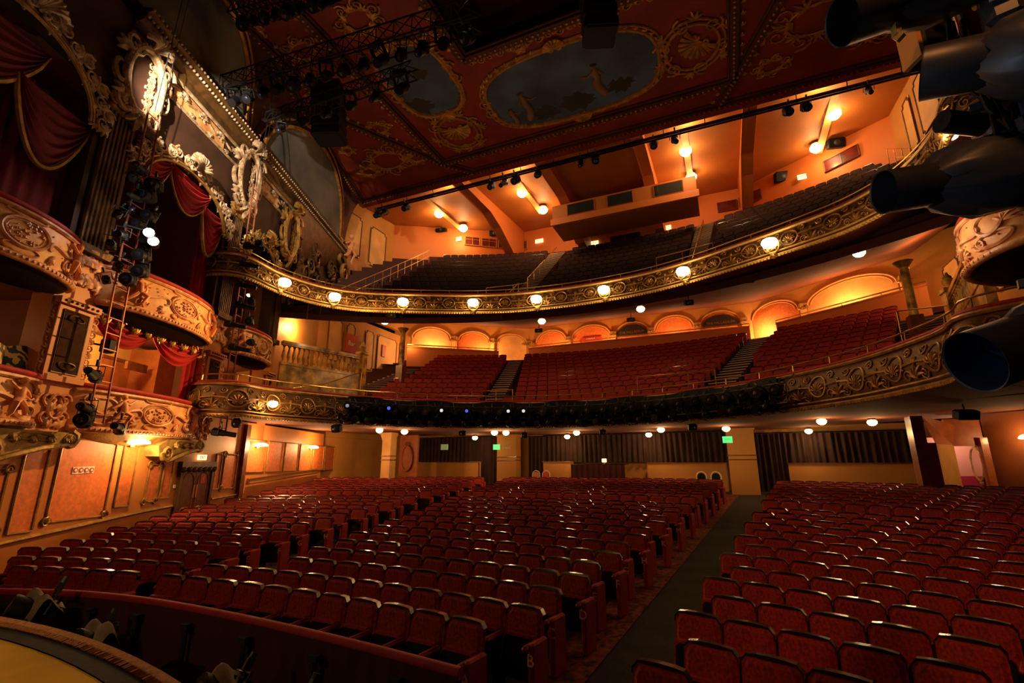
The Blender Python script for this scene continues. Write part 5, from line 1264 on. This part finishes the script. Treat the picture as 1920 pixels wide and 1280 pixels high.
for cx, cy, r in ((-15.4, 18.2, 1.3), (-14.2, 15.9, .6), (-14.0, 11, .7), (-17.0, 18.6, .6), (4.6, 17.6, 1.4), (6.6, 18.8, 1.0), (3.2, 19.4, .6), (-6, 14.3, .3), (-2.5, 14.3, .3), (-13.8, 18.6, .6), (-9.0, 12.6, .4), (-11.0, 10.8, .8), (3.6, 14.6, .7), (-15.2, 13.0, .5), (-16.8, 16.6, .4), (-15.0, 9.5, .4)):
    for k in range(7):
        b = 2*PI*k/7+cx; spiral(m, FC, cx+r*math.cos(b), cy+r*.7*math.sin(b), r*.34, b, 1.6, 1 if k % 2 else -1, .045, .04); leaf(m, FC, cx+r*.6*math.cos(b+.5), cy+r*.5*math.sin(b+.5), r*.5, b, .035, .04)
    ring(m, FC, cx, cy, r*.75, r*.5, .045, .04, 5, 20)
for k in range(24): leaf(m, FC, -8.6+.0*k, 13.6-.45*k if k < 1 else 13.6, .1, 0, .02, .03)
for k in range(22): spiral(m, FC, -8.1+.42*k, 14.25, .16, 0, 1.4, 1 if k % 2 else -1, .035, .05); blob(m, (-7.9+.42*k, 14.2, 15.93), .08, 6, 4)
m.build('scrolls', 'ceil_gold', t, smooth=True)

# cornice end figure and scroll bracket by the gallery
t = thing('corner_bracket', 'bronze scroll bracket with a seated plaster figure at the cornice end', 'plasterwork', PL(17.1, 11, .2)); m = MB()
f = PF
spiral(m, f, 17.1, 11.0, .62, 0, 1.8, 1, .13, .35); spiral(m, f, 17.0, 10.2, .4, PI, 1.6, -1, .1, .3); leaf(m, f, 17.1, 10.0, .9, -PI/2, .1, .25); cscroll(m, f, 16.7, 11.6, 1.0, .6, .1, 1, .3)
for k in range(5): leaf(m, f, 16.2+.3*k, 12.6, .5, PI/2+.2*(k-2), .06, .3)
m.build('scrolls', 'old_gold', t, smooth=True); cherub(PL, 17.0, 12.1, .5, 1, 2.0, t)
mb = MB(); mb.grid(lambda u, v: PL(10.95+6.3*u, 12.2-3.2*math.sin(PI*.5*v)*(1-.75*u), .35*(1-v)), 16, 8); 
struct('trim_4', mb, 'gold_dark', True)
t = thing('plaster_garland', 'dark bronze plaster scrolls trailing down the wall below the cornice end', 'plasterwork', PL(12.5, 9, .1)); m = MB()
for k in range(16):
    a = 11.2+.36*k; z = 10.9-1.8*math.sin(k*.5)**2-.25*(k % 3); spiral(m, PF, a, z, .42, k, 1.6, 1 if k % 2 else -1, .09, .2); leaf(m, PF, a+.1, z-.2, .6, -PI/2+.4*math.sin(k), .07, .15)
for k in range(6): leaf(m, PF, 12.0-.1*k, 9.8-.45*k, .6, -PI/2-.3, .08, .15); spiral(m, PF, 11.9-.1*k, 9.6-.45*k, .28, k, 1.5, 1, .07, .2)
m.build('scrolls', 'gold_dark', t, smooth=True)
# wall fields between ornament, by the cornice (pale lit panels)
for a, b, lb in ((8.2, 9.6, 'plain pale frieze panel just past the second cartouche'), (3.0, 5.6, 'plain pale frieze panel between the first two cartouches')):
    tag(slab(MB(), PL, a, b, 11.08, 11.62, 0, .03).build('frieze_panel', 'cream'), lb, 'panel')
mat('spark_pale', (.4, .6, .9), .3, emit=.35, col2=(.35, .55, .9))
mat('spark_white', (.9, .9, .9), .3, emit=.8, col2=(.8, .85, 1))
# ================================================================= stage lanterns
def lantern_proto(kind):
    """local: beam along -Y, yoke up"""
    t = thing('stage_lantern', 'x', 'stage light', (0, 0, -60))
    if kind == 0:      # profile spot
        b = LMB(); b.box((0, .18, 0), (.20, .26, .22), bev=.03); b.lathe([(.075, -.42), (.08, -.40), (.08, -.10), (.1, -.05), (.1, .08)], 12, Matrix.Rotation(-PI/2, 4, 'X') @ Matrix.Diagonal((1, 1, 1, 1)))
        for k in range(4): b.box((0, .10+.05*k, .12), (.14, .012, .04))
        R = .075; yl = -.415
    elif kind == 1:    # fresnel
        b = LMB(); b.box((0, .08, 0), (.26, .28, .28), bev=.05); b.lathe([(.13, -.20), (.135, -.19), (.125, -.02)], 14, Matrix.Rotation(-PI/2, 4, 'X')); R = .12; yl = -.19
        for k in range(3): b.box((0, .0+.07*k, .15), (.18, .02, .05))
    else:              # moving head
        b = LMB(); b.box((0, .12, .0), (.24, .24, .26), bev=.06); b.lathe([(.10, -.24), (.12, -.22), (.13, .05)], 14, Matrix.Rotation(-PI/2, 4, 'X')); R = .10; yl = -.22
        b.box((0, .08, .36), (.34, .26, .12), bev=.03); b.box((-.17, .08, .16), (.05, .12, .34), bev=.02); b.box((.17, .08, .16), (.05, .12, .34), bev=.02)
    b.build('body', 'black', t, smooth=40)
    l = LMB(); l.lathe([(.002, -.02), (R*.7, -.008), (R*.92, .01), (R*.95, .02)], 12, Matrix.Translation((0, yl, 0)) @ Matrix.Rotation(-PI/2, 4, 'X')); l.build('lens', 'lens', t, smooth=True)
    y = LMB()
    if kind != 2: y.tube([(-.15, .08, 0), (-.15, .08, .22), (.15, .08, .22), (.15, .08, 0)], .012, 5)
    y.box((0, .08, .27), (.04, .06, .10)); y.tube([(0, .08, .30), (0, .08, .36)], .03, 8); y.build('yoke', 'gun', t)
    return t
LP = [lantern_proto(0), lantern_proto(1), lantern_proto(2)]; LU = [False]*3
def lantern(p, aim, label, kind=0, sc=1.0, group=None, roll=0):
    t = LP[kind] if not LU[kind] else copy_tree(LP[kind]); LU[kind] = True
    t.location = p; d = Vector(aim)-Vector(p); t.rotation_euler = (d.to_track_quat('-Y', 'Z').to_matrix() @ Matrix.Rotation(roll, 3, 'Y')).to_euler(); t.scale = (sc,)*3
    t['label'] = label
    if group: t['group'] = group
    return t
rnd = random.Random(3)
# ladders in front of the side wall
def ladder(base, top, label, w=.42, nr=22, boom=0):
    base = Vector(base); top = Vector(top); t = thing('lighting_ladder', label, 'ladder', base); side = DL*(w/2)
    for k in (-1, 1): m = MB(); m.tube([base+side*k, top+side*k], .026, 7); m.build('side_rail', 'copper', t, smooth=True)
    m = MB()
    for i in range(nr): q = base.lerp(top, (i+.5)/nr); m.tube([q-side, q+side], .016, 5)
    m.build('rungs', 'copper', t)
    m = MB(); m.tube([top, top+Vector((.1, .1, 6.5))], .012, 4); m.tube([top+side, top+side+Vector((.3, 0, 6.5))], .008, 4); m.build('suspension_cable', 'gun', t)
    return t
L1b, L1t = PL(1.9, .95, .75), PL(1.9, 9.6, .55)
L2b, L2t = PL(6.85, 1.0, .75), PL(6.95, 10.4, .6)
ladder(L1b, L1t, 'copper coloured lantern ladder between the first and second stage boxes', .42, 22)
ladder(L2b, L2t, 'copper coloured lantern ladder between the second box and the bronze box', .36, 26)
for i in range(17):
    z = 4.3+.32*i*.62+rnd.uniform(-.05, .05); 
    if z > 8: z = rnd.uniform(4.2, 7.6)
    k = 1 if i % 2 else -1; p = PL(1.60+k*rnd.uniform(.12, .6), z, .80+rnd.uniform(0, .2))
    lantern(p, p+Vector((4+rnd.uniform(-1, 2), -4-rnd.uniform(0, 3)*(k), -1.5)), 'black lantern on the first ladder, %s of its cluster from the bottom' % ORD[i], i % 2, rnd.uniform(.85, 1.15), roll=rnd.uniform(-.4, .4))
for i, (z, k) in enumerate(((.95, -1), (.85, 1), (1.2, -1), (2.0, -1))):
    p = PL(1.9+k*.5, z, .9); lantern(p, p+Vector((5, -4, .6)), 'black lantern at the foot of the first ladder, %s up' % ORD[i], 0 if i else 1, 1.1)
for i in range(17):
    z = (3.9+.38*i) if i < 12 else 1.0+(i-12)*.35; k = 1 if i % 2 else -1; p = PL(6.9+k*rnd.uniform(.2, .55), z, .85+rnd.uniform(0, .2))
    lantern(p, p+Vector((5+rnd.uniform(-1, 2), -5*k-1, -1.0)), 'black lantern on the second ladder, %s upward from the lower rungs' % ORD[(i+5) % 17], i % 2, rnd.uniform(.8, 1.05), roll=rnd.uniform(-.4, .4))
# two burning lanterns
for i, (p, lb) in enumerate(((PL(1.61, 5.70, 1.35), 'burning white lantern beside the first ladder, upper of the bright pair'), (PL(1.80, 5.55, 1.35), 'burning white lantern beside the first ladder, lower of the bright pair'))):
    t = thing('burning_lantern', lb, 'stage light', p); m = MB(); m.lathe([(.02, -.02), (.11, 0), (.12, .06), (.02, .07)], 12, facing(p, (.8, -.6, 0))); m.build('lens', 'white_lamp', t, smooth=True)
    m = MB(); m.lathe([(.125, .05), (.13, -.05), (.09, -.28)], 12, facing(p, (.8, -.6, 0))); m.build('body', 'black', t, smooth=True); lamp('lamp_light', p+Vector((.25, -.2, 0)), 22, .08, (1, .85, .7), t)
t = thing('pipe_arm', 'black pipe arm carrying the burning lantern pair off the first ladder', 'pipe', PL(2.2, 6.1, .8)); m = MB(); m.tube([PL(1.5, 5.9, .75), PL(1.9, 5.85, 1.25)], .025, 6); m.build('pipe', 'gun', t)
# rig along the dress circle front
gi = 0
rig = thing('lighting_bar', 'long black lighting bar clamped along the lower balcony front', 'pipe', DF.fm(DF.L*.3, 2.3, .3)); m = MB()
s0, s1 = DF.cum[DF.s_of(-14.2, 14.5)], DF.cum[DF.s_of(3.0, 17.0)]
m.tube([DF.fm(s0+(s1-s0)*i/70, 2.35, .40) for i in range(71)], .03, 6); m.tube([DF.fm(s0+(s1-s0)*i/70, 1.75, .40) for i in range(71)], .03, 6)
for i in range(24): q = s0+(s1-s0)*i/23; m.tube([DF.fm(q, 2.6, .1), DF.fm(q, 2.35, .4), DF.fm(q, 1.75, .4), DF.fm(q, 1.7, .1)], .018, 5)
m.build('pipes', 'gun', rig)
m = MB()
for k in range(5):
    m.tube([DF.fm(s0+(s1-s0)*i/90, 2.1-.14*k+.07*math.sin(i*1.3+k*2), .36+.03*k) for i in range(91)], .013, 4)
m.build('cable_loom', 'black', rig)
N = 58
for i in range(N):
    q = s0+(s1-s0)*(i+.5)/N; up_ = i % 2; p = DF.fm(q, 2.12 if up_ else 1.66, .50+rnd.uniform(0, .12)); pp, n = DF.at(q)
    aim = Vector((-5.3+rnd.uniform(-5, 5), 0, 1+rnd.uniform(-1, 1)))
    lantern(p, aim, 'black lantern on the lower balcony %s bar, %s from the side wall end' % ('upper' if up_ else 'lower', (ORD+['twenty-ninth'])[i//2]), (0, 1, 2, 1)[i % 4], rnd.uniform(.9, 1.3), 'lanterns on the lower balcony bar', roll=rnd.uniform(-.5, .5))
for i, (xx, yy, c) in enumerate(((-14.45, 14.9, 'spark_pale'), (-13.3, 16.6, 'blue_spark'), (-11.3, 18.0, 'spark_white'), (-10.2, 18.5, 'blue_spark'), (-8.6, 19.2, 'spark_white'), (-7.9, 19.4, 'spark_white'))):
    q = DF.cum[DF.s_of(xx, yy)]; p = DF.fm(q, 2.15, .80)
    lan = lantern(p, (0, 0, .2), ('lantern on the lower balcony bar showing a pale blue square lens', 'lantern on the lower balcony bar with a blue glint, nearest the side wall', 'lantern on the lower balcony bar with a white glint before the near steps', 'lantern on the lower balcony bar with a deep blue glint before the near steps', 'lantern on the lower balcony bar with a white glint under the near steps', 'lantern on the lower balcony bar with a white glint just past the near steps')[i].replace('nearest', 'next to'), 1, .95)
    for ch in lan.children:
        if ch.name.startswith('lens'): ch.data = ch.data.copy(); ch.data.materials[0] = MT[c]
t = thing('masking_cloth', 'black masking cloth draped behind the lanterns on the lower balcony front', 'cloth', DF.fm(s0, 1.6, .2)); m = MB()
m.grid(lambda u, v: DF.fm(s0+.6+(s1-s0-1.2)*u, 1.62+.98*v+.05*math.sin(u*40), .17+.03*math.sin(u*230)*(1-v)), 260, 4); m.build('folds', 'black', t, smooth=True)
# truss at top, with lanterns
def truss(a, b, w, label, cells=16):
    a = Vector(a); b = Vector(b); d = (b-a).normalized(); sd = d.cross(Vector((0, 0, 1))).normalized()*w/2; u = Vector((0, 0, w/2)); t = thing('lighting_truss', label, 'truss', (a+b)/2)
    cr = [sd+u, -sd+u, -sd-u, sd-u]; m = MB()
    for c in cr: m.tube([a+c, b+c], .028, 6)
    m.build('chords', 'black', t); m = MB()
    for i in range(cells):
        p = a.lerp(b, i/cells); q = a.lerp(b, (i+1)/cells)
        for k in range(4): m.tube([p+cr[k], q+cr[(k+1) % 4]], .014, 4); m.tube([p+cr[k], p+cr[(k+1) % 4]], .014, 4)
    m.build('lattice', 'black', t)
TR = [((-15.0, 9.0, 12.9), (-5.0, 9.0, 11.6)), ((-14.2, 8.4, 15.3), (-9.0, 7.8, 13.3)), ((-14.2, 10.2, 12.2), (-8.0, 10.4, 12.2))]
truss(*TR[0], .6, 'long black lattice truss crossing below the red ceiling'); truss(*TR[1], .6, 'second black lattice truss sloping up over the painted lunette'); truss(*TR[2], .4, 'short black lattice truss above the hanging speaker')
k = 0
for i in range(14):
    p = Vector(TR[0][0]).lerp(Vector(TR[0][1]), (i+.5)/14)+Vector((0, .1, -.55)); lantern(p, (-6+rnd.uniform(-4, 4), 1, 0), 'black lantern slung under the long ceiling truss, %s from the side wall' % ORD[i], (2, 1, 0)[i % 3], rnd.uniform(1.1, 1.5))
for i in range(8):
    p = Vector(TR[1][0]).lerp(Vector(TR[1][1]), (i+.5)/8)+Vector((0, .1, -.5)); lantern(p, (-6+rnd.uniform(-4, 4), 1, 0), 'black lantern slung under the sloping truss, %s down from the wall' % ORD[i], (1, 0)[i % 2], rnd.uniform(1.1, 1.4))
for i in range(6):
    p = Vector(TR[2][0]).lerp(Vector(TR[2][1]), (i+.5)/6)+Vector((0, .1, -.45)); lantern(p, (-6, 1, 0), 'black lantern under the short truss by the hanging speaker, %s along' % ORD[i], (0, 2)[i % 2], rnd.uniform(1.0, 1.3))
t = thing('burning_lantern', 'cold white burning lamp at the top edge above the ceiling well', 'stage light', (-5.2, 8.6, 12.1)); m = MB(); m.lathe([(.02, 0), (.12, .02), (.13, .1), (.02, .12)], 12, facing((-5.18, 8.7, 12.13), (.45, -.7, -.9))); m.build('lens', 'white_lamp', t, smooth=True)
m = MB(); m.lathe([(.16, .06), (.17, -.05), (.13, -.35)], 12, facing((-5.18, 8.7, 12.13), (.45, -.7, -.9))); m.build('body', 'black', t, smooth=True)
# hung line array speakers
def array(x, y, zt, zb, w, label, n=6, rz=0):
    t = thing('hanging_speaker', label, 'speaker', (x, y, zb)); h = (zt-zb)/n
    for k in range(n):
        m = MB(); m.box((x, y+.06*k, zt-h*(k+.5)), (w, .9, h*.94), rz=rz, bev=.05); o = m.build('cabinet', 'black', t)
        m = MB(); m.box((x, y+.06*k, zt-h*(k+.5)), (w*.86, .93, h*.7), rz=rz); m.build('grille', 'sign_black', o)
    m = MB(); m.box((x, y, zt+.1), (w*.9, .5, .12), rz=rz); m.tube([(x, y, zt+.1), (x, y, 17)], .02, 5); m.build('rigging', 'gun', t)
array(-13.45, 12.0, 14.9, 12.55, 1.15, 'tall black speaker array hanging before the red ceiling corner', 6, .35)
array(-2.4, 12.0, 15.6, 12.9, 1.05, 'black speaker array hanging in front of the large painting', 6, .35)
# lamp bar along the ceiling edge
t = thing('lighting_bar', 'black pipe running under the rear edge of the red ceiling', 'pipe', (-5, 21.6, 15.6)); m = MB(); m.tube([(-19, 21.7, 15.55), (9.6, 21.7, 15.55)], .05, 6); m.box((-5, 21.9, 15.85), (28.5, .12, .10)); 
for i in range(15): m.tube([(-18.5+1.9*i, 21.7, 15.55), (-18.5+1.9*i, 21.5, 16.1)], .02, 5)
m.build('pipe', 'black', t)
for i, x in enumerate((-18.8, -18.3, -16.6, -10.8, -10.0, -9.3, -8.0, -5.6, -4.8, -1.9, -.9, 3.9, 4.6, 6.9)):
    lantern((x, 21.6, 15.2), (x+rnd.uniform(-3, 3), 8, 3), 'black lantern on the ceiling edge pipe, %s from the side wall' % ORD[i], (1, 0, 1)[i % 3], rnd.uniform(1.2, 1.6))
for x in (-14.3, -9.6, -.3, 5.4): lamp('edge_flood', (x, 22.5, 16.15), 120, .15, (1, .66, .32))

# ================================================================= orchestra pit, stage edge
PC = [(-12.5, 3.2), (-9.8, 3.97), (-8.65, 4.34), (-7.3, 4.52), (-5.7, 4.52), (-3.9, 4.40), (-2.35, 4.22)]
pc = smooth_curve(PC, 8)
t = thing('pit_rail', 'curved red velvet rail with draped cloth around the orchestra pit', 'railing', (-6, 4.4, -2.6))
m = MB(); m.tube([(x, y, -1.78) for x, y in pc], .055, 8); m.build('velvet_top', 'velvet_rail', t, smooth=True)
m = MB(); n = len(pc)-1
def clo(u, v):
    q = u*n; k = min(int(q), n-1); a = pc[k]; b = pc[k+1]; f_ = q-k; return (a[0]+(b[0]-a[0])*f_, a[1]+(b[1]-a[1])*f_-.05-.03*math.sin(u*260)*(1-v), -4.2+2.42*v)
m.grid(clo, 300, 3); m.build('draped_cloth', 'curtain_purple', t, smooth=True)
for k in range(4, n, 5):
    m = MB(); x, y = pc[k]; m.tube([(x, y-.12, -1.95), (x, y-.14, -3.2)], .03, 6); m.box((x, y-.12, -1.93), (.12, .08, .06)); m.build('post', 'gun', t)
mb = MB(); mb.box((-6.5, 2.9, -4.25), (14, 3.6, .1)); struct('floor_pit', mb, 'black')
mb = MB(); mb.grid(lambda u, v: (pc[int(u*n)][0], pc[int(u*n)][1]+.03, -4.2+1.6*v), n, 1); struct('wall_pit', mb, 'curtain_purple')
# stage apron
cx, cy, R = -5.9, -7.3, 10.1
arc = [(cx+R*math.cos(a), cy+R*math.sin(a)) for a in [PI*.86-.72*PI*i/40 for i in range(41)]]
arc = [p for p in arc]
def edge(i, dr, z): a = PI*.80-.5*PI*i/40; return (cx+(R+dr)*math.cos(a), cy+(R+dr)*math.sin(a), z)
mb = MB(); mb.add([edge(i, -.26, -1.5) for i in range(41)]+[edge(i, -.26, -1.7) for i in range(41)]+[(cx, cy+2, -1.5), (cx, cy+2, -1.7)], [(i, i+1, 82) for i in range(40)]+[(i+1, i, 83, ) if False else (41+i+1, 41+i, 83) for i in range(40)])
struct('floor_stage', mb, 'apron')
mb = MB(); mb.grid(lambda u, v: edge(u*40, -.26+.18*v, -1.49+.0*v), 40, 1); mb.grid(lambda u, v: edge(u*40, -.08+.06*math.sin(PI*v/2), -1.50-.45*v), 40, 4, flip=True); struct('trim_5', mb, 'deckblack', False)
t = thing('stage_edge_rope', 'frayed straw coloured rope matting laid along the curved stage edge', 'trim', edge(10, 0, -1.5)); m = MB()
rr = random.Random(5)
for i in range(520):
    q = i/520*40; a0 = edge(q, -.10, -1.485); a1 = edge(q+.22+rr.uniform(-.05, .05), .01, -1.475); m.tube([a0, tuple((a0[j]+a1[j])/2+(.018 if j == 2 else 0) for j in range(3)), a1], .011, 4)
m.tube([edge(i, -.02, -1.49) for i in range(41)], .05, 6)
m.build('rope_strands', 'rope', t)
lamp('apron_light', (-6.6, 1.2, .2), 48, .15, (1, .62, .22))
# lanterns on the pit rail
def floor_flood(p, aim, label, cloth=True, kind=1, sc=1.2):
    lantern(p, aim, label, kind, sc, roll=rnd.uniform(-.3, .3))
    if cloth:
        t = thing('dust_cloth', 'crumpled grey cloth over the ' + label.replace('black ', '').replace(' under a raffia cover', '').replace(' with barn door', ''), 'cloth', p); m = MB(); P = Vector(p); r2 = random.Random(int(p[0]*50)); ph = [r2.uniform(0, 6) for _ in range(6)]
        m.grid(lambda u, v: P+Vector(((u-.5)*.5, (v-.5)*.34+.05, .24+.05*math.sin(u*9+ph[0])+.04*math.sin(v*8+ph[1])-.5*(u-.5)**2-.7*(v-.5)**2)), 12, 10); m.build('folds', 'fabric_grey', t, smooth=True)
floor_flood((-8.35, 3.75, -1.85), (-9.8, .5, -.4), 'black flood lantern on the pit rail at its far curve', True, 1, 1.3)
floor_flood((-7.35, 3.95, -2.15), (-7.0, .5, -.5), 'black fresnel lantern on the pit rail beside the grey monitor', True, 1, 1.2)
floor_flood((-4.75, 3.75, -2.2), (-6.3, .5, .0), 'black flood lantern with barn door near the middle of the pit rail', True, 1, 1.2)
floor_flood((-3.7, 3.6, -2.2), (-4.2, .4, -.6), 'black lantern under a raffia cover at the pit rail end', True, 0, 1.2)
for x, y, z, rz, lb in ((-5.25, 3.7, -2.25, .9, 'angled grey blue reflector board leaning on the pit lanterns'), (-8.0, 3.3, -2.5, .3, 'olive cloth strip stretched across the dark pit')):
    t = thing('reflector_board', lb, 'board', (x, y, z)); m = MB(); m.grid(lambda u, v: Vector((x, y, z))+Vector((math.cos(rz)*(u-.5)*(.36 if z > -2.4 else 1.8), math.sin(rz)*(u-.5)*.4, (v-.5)*(.6 if z > -2.4 else .1)+.05*math.sin(u*5))), 10, 3); m.build('sheet', 'gun' if z > -2.4 else 'fabric_grey', t, smooth=True)
t = thing('pit_monitor', 'small grey monitor speaker with a round cone standing in the pit', 'speaker', (-6.35, 3.55, -2.4)); M = facing((-6.35, 3.55, -2.3), (.35, -1, .35)); m = MB(); m.box((0, 0, -.1), (.30, .38, .2), M, bev=.03); m.build('cabinet', 'gun', t)
m = MB(); m.lathe([(.10, 0), (.085, .012), (.03, -.01)], 16, M @ Matrix.Translation((0, -.05, .0))); m.lathe([(.03, 0), (.02, .01)], 10, M @ Matrix.Translation((0, .12, .0))); m.build('cone', 'black', t, smooth=True)
t = thing('pit_chair', 'dark red draped chair standing in the pit by the near lanterns', 'chair', (-8.9, 3.4, -4.2)); m = MB(); m.box((-8.9, 3.6, -2.45), (.5, .1, .7), bev=.03); m.build('backrest', 'curtain_purple', t); m = MB(); m.box((-8.9, 3.3, -2.75), (.5, .5, .08), bev=.02); m.build('seat', 'curtain_purple', t)
for a in (-1, 1):
    for b in (-1, 1): m = MB(); m.tube([(-8.9+a*.22, 3.3+b*.22, -2.75), (-8.9+a*.22, 3.3+b*.22, -4.2)], .018, 5); m.build('leg', 'gun', t)

# ================================================================= big covered lanterns close by, on the stage side boom
def big_lantern(mouth, rear, r, label, L=None, cover=True, lens='gun', bracket=True, cs=1.0):
    mouth = Vector(mouth); rear = Vector(rear); d = (mouth-rear).normalized(); t = thing('covered_lantern', label, 'stage light', rear); M = facing(mouth, d); D = (mouth-rear).length
    m = MB(); m.lathe([(r, 0), (r*1.0, -.02), (r*.98, -.22), (r*.80, -.24)], 32, M, cap=False); m.lathe([(r*.965, 0), (r*.95, -.24)], 32, M, cap=False); m.lathe([(r, 0), (r*1.012, .004), (r*.965, .0)], 32, M, cap=False); m.build('top_hat', 'gun', t, smooth=True)
    m = MB(); m.lathe([(.001, -.22), (r*.6, -.215), (r*.95, -.225)], 24, M, cap=False); m.build('lens', lens, t, smooth=True)
    m = MB(); rr2 = random.Random(int(r*1000)+int(mouth.z*90)); prof = [(r*.9, -.16), (r*1.08*cs, -.22), (r*1.3*cs, -.30), (r*1.3*cs, -.40), (r*1.15*cs, -.5), (r*.95*cs, -D), (r*.5, -D-.03)]
    n = 28; vs = []; fs = []
    for j, (a, z) in enumerate(prof):
        for k in range(n):
            w = 1+(.06*math.sin(k*1.9+j*1.3)+.05*math.sin(k*.9+j*2.1))*(0 if j == 0 else 1); vs.append((a*w*math.cos(2*PI*k/n), a*w*math.sin(2*PI*k/n), z+.02*math.sin(k*1.1+j)))
    for j in range(len(prof)-1):
        for k in range(n): fs.append((j*n+k, j*n+(k+1) % n, (j+1)*n+(k+1) % n, (j+1)*n+k))
    m.add(vs, fs, M); m.build('cloth_cover', 'gun' if cover else 'black', t, smooth=True)
    if bracket:
        m = MB(); m.bar(M @ Vector((0, -r*1.02, -.17)), M @ Vector((0, -r*1.5, -.15)), .03, .02); m.bar(M @ Vector((0, -r*1.5, -.15)), M @ Vector((.01, -r*1.75, -.15)), .02, .03); m.build('hinge_plate', 'bracket_gold', t)
    return t
big_lantern((.58, 1.93, 1.70), (1.10, 2.10, 1.87), .093, 'big black top hat lantern at the upper frame edge beside the ceiling')
big_lantern((.855, 2.11, 1.50), (1.30, 1.98, 1.37), .10, 'cloth wrapped black lantern below the uppermost one', bracket=False, cs=1.25)
big_lantern((.66, 2.14, 1.04), (1.40, 2.33, 1.11), .084, 'long black lantern with white strap marking aimed over the gallery', bracket=False, cs=1.32)
big_lantern((.73, 1.93, .31), (1.25, 2.15, .50), .098, 'lowest big black lantern with a deep blue lens in its hood', lens='lens_blue', bracket=False)
t = thing('strap_marking', 'white stitched strap wrapped around the long black lantern', 'strap', (1.05, 2.40, 1.17)); m = MB()
d = (Vector((1.40, 2.33, 1.11))-Vector((.66, 2.14, 1.04))).normalized(); o_ = Vector((.98, 2.22, 1.07)); nrm = Vector((.25, -.95, .2)).normalized()
for k in range(4): m.bar(o_+nrm*.128+d*.012*k*1.6+Vector((0, 0, -.03)), o_+nrm*.128+d*.012*k*1.6+Vector((0, 0, .035)), .004, .004)
m.bar(o_+nrm*.128+d*.08, o_+nrm*.128+d*.26, .006, .012); m.build('stitches', 'tape', t)
t = thing('boom_pole', 'dark red scaffold boom carrying the big black lanterns at the frame edge', 'pole', (1.12, 2.2, -1.5)); m = MB(); m.tube([(1.13, 2.16, -1.5), (1.13, 2.16, 3.2)], .03, 10); m.tube([(1.02, 2.10, 1.9), (1.25, 2.2, 1.9)], .02, 6); m.build('upright', 'gun', t, smooth=True)
m = MB()
for z in (1.93, 1.35, 1.2, .62): m.box((1.13, 2.16, z), (.1, .1, .08), bev=.015); m.bar((1.13, 2.16, z), (1.0, 2.2, z), .03)
m.build('clamps', 'gun', t)
t = thing('red_board', 'tall dark red board edged in gold at the upper frame edge', 'panel', (1.14, 2.35, 1.9)); m = MB(); m.prism([(0, -.36), (.12, -.36), (.12, .42), (-.06, .42)], 0, .03, lambda u, v, h: (1.10+u, 2.28+h+u*.4, 1.98+v)); m.build('board', 'velvet_rail', t)
m = MB(); m.bar((1.10, 2.275, 1.62), (1.04, 2.25, 2.40), .012, .012); m.build('gold_edge', 'bracket_gold', t)
t = thing('cable_bundle', 'looping black cables hanging off the lantern boom', 'cable', (1.05, 2.15, 1.3)); m = MB()
for k in range(9):
    a = Vector((1.1+.03*k-.1, 2.15, 1.85-.12*k)); b = Vector((1.15, 2.2, 1.2-.1*k)); mid = (a+b)/2+Vector((-.10+.03*(k % 3), -.05, -.12)); m.tube([a, a.lerp(mid, .6)+Vector((-.02, 0, .02)), mid, mid.lerp(b, .5)+Vector((.02, 0, -.03)), b], .009, 6)
m.build('cables', 'black', t, smooth=True); m = MB(); m.tube([(1.085, 2.17, 1.79), (1.115, 2.17, 1.80)], .016, 8); m.build('yellow_tape', 'yellow', t)
for i, (p, q, r) in enumerate((((.93, 2.25, 1.36), (1.16, 2.35, 1.33), .045), ((1.0, 2.3, 1.0), (1.18, 2.35, 1.03), .05))):
    t = thing('small_lantern', ('short brown barrelled lantern between the big black lanterns', 'short dark lantern tucked behind the long black one')[i], 'stage light', p); m = MB(); m.lathe([(r, 0), (r, -.16), (r*1.4, -.17), (r*1.4, -.24), (r*.6, -.26)], 16, facing(p, Vector(p)-Vector(q))); m.build('barrel', 'black_gloss', t, smooth=True)
    m = MB(); m.tube([p, q], r*.4, 8); m.build('arm', 'gun', t)
t = thing('black_case', 'black boxy fixture with a pale tan side hanging by the boom', 'case', (.95, 2.3, 1.78)); m = MB(); m.box((1.0, 2.35, 1.80), (.16, .12, .17), rz=.4, bev=.01); m.build('housing', 'black', t); m = MB(); m.box((.915, 2.31, 1.79), (.02, .1, .17), rz=.4); m.build('side_plate', 'ochre', t)
t = thing('cool_lantern_unit', 'blue grey lamp unit with a white label at the frame edge', 'stage light', (1.14, 2.1, 1.7)); m = MB(); m.box((1.15, 2.15, 1.72), (.12, .14, .18), rz=-.3, bev=.03); m.build('housing', 'gun', t); m = MB(); m.box((1.12, 2.07, 1.73), (.07, .008, .02), rz=-.3); m.build('label_strip', 'tape', t)
t = thing('burning_lantern', 'blazing lamp behind the boom between the big black lanterns', 'stage light', (4.88, 11.6, 6.4)); m = MB(); m.lathe([(.02, -.08), (.11, -.05), (.14, .03), (.10, .10), (.02, .12)], 12, Matrix.Translation((4.88, 11.6, 6.62))); m.build('bulb', 'white_lamp' if False else 'globe', t, smooth=True)
m = MB(); m.tube([(4.88, 11.6, 6.72), (6.2, 12.3, 6.9)], .03, 6); m.build('arm', 'black', t); lamp('lamp_light', (4.7, 11.3, 6.5), 45, .1, WARM, t)
lamp('far_box_light', (4.2, 12.2, 4.6), 35, .2, (1, .66, .42))
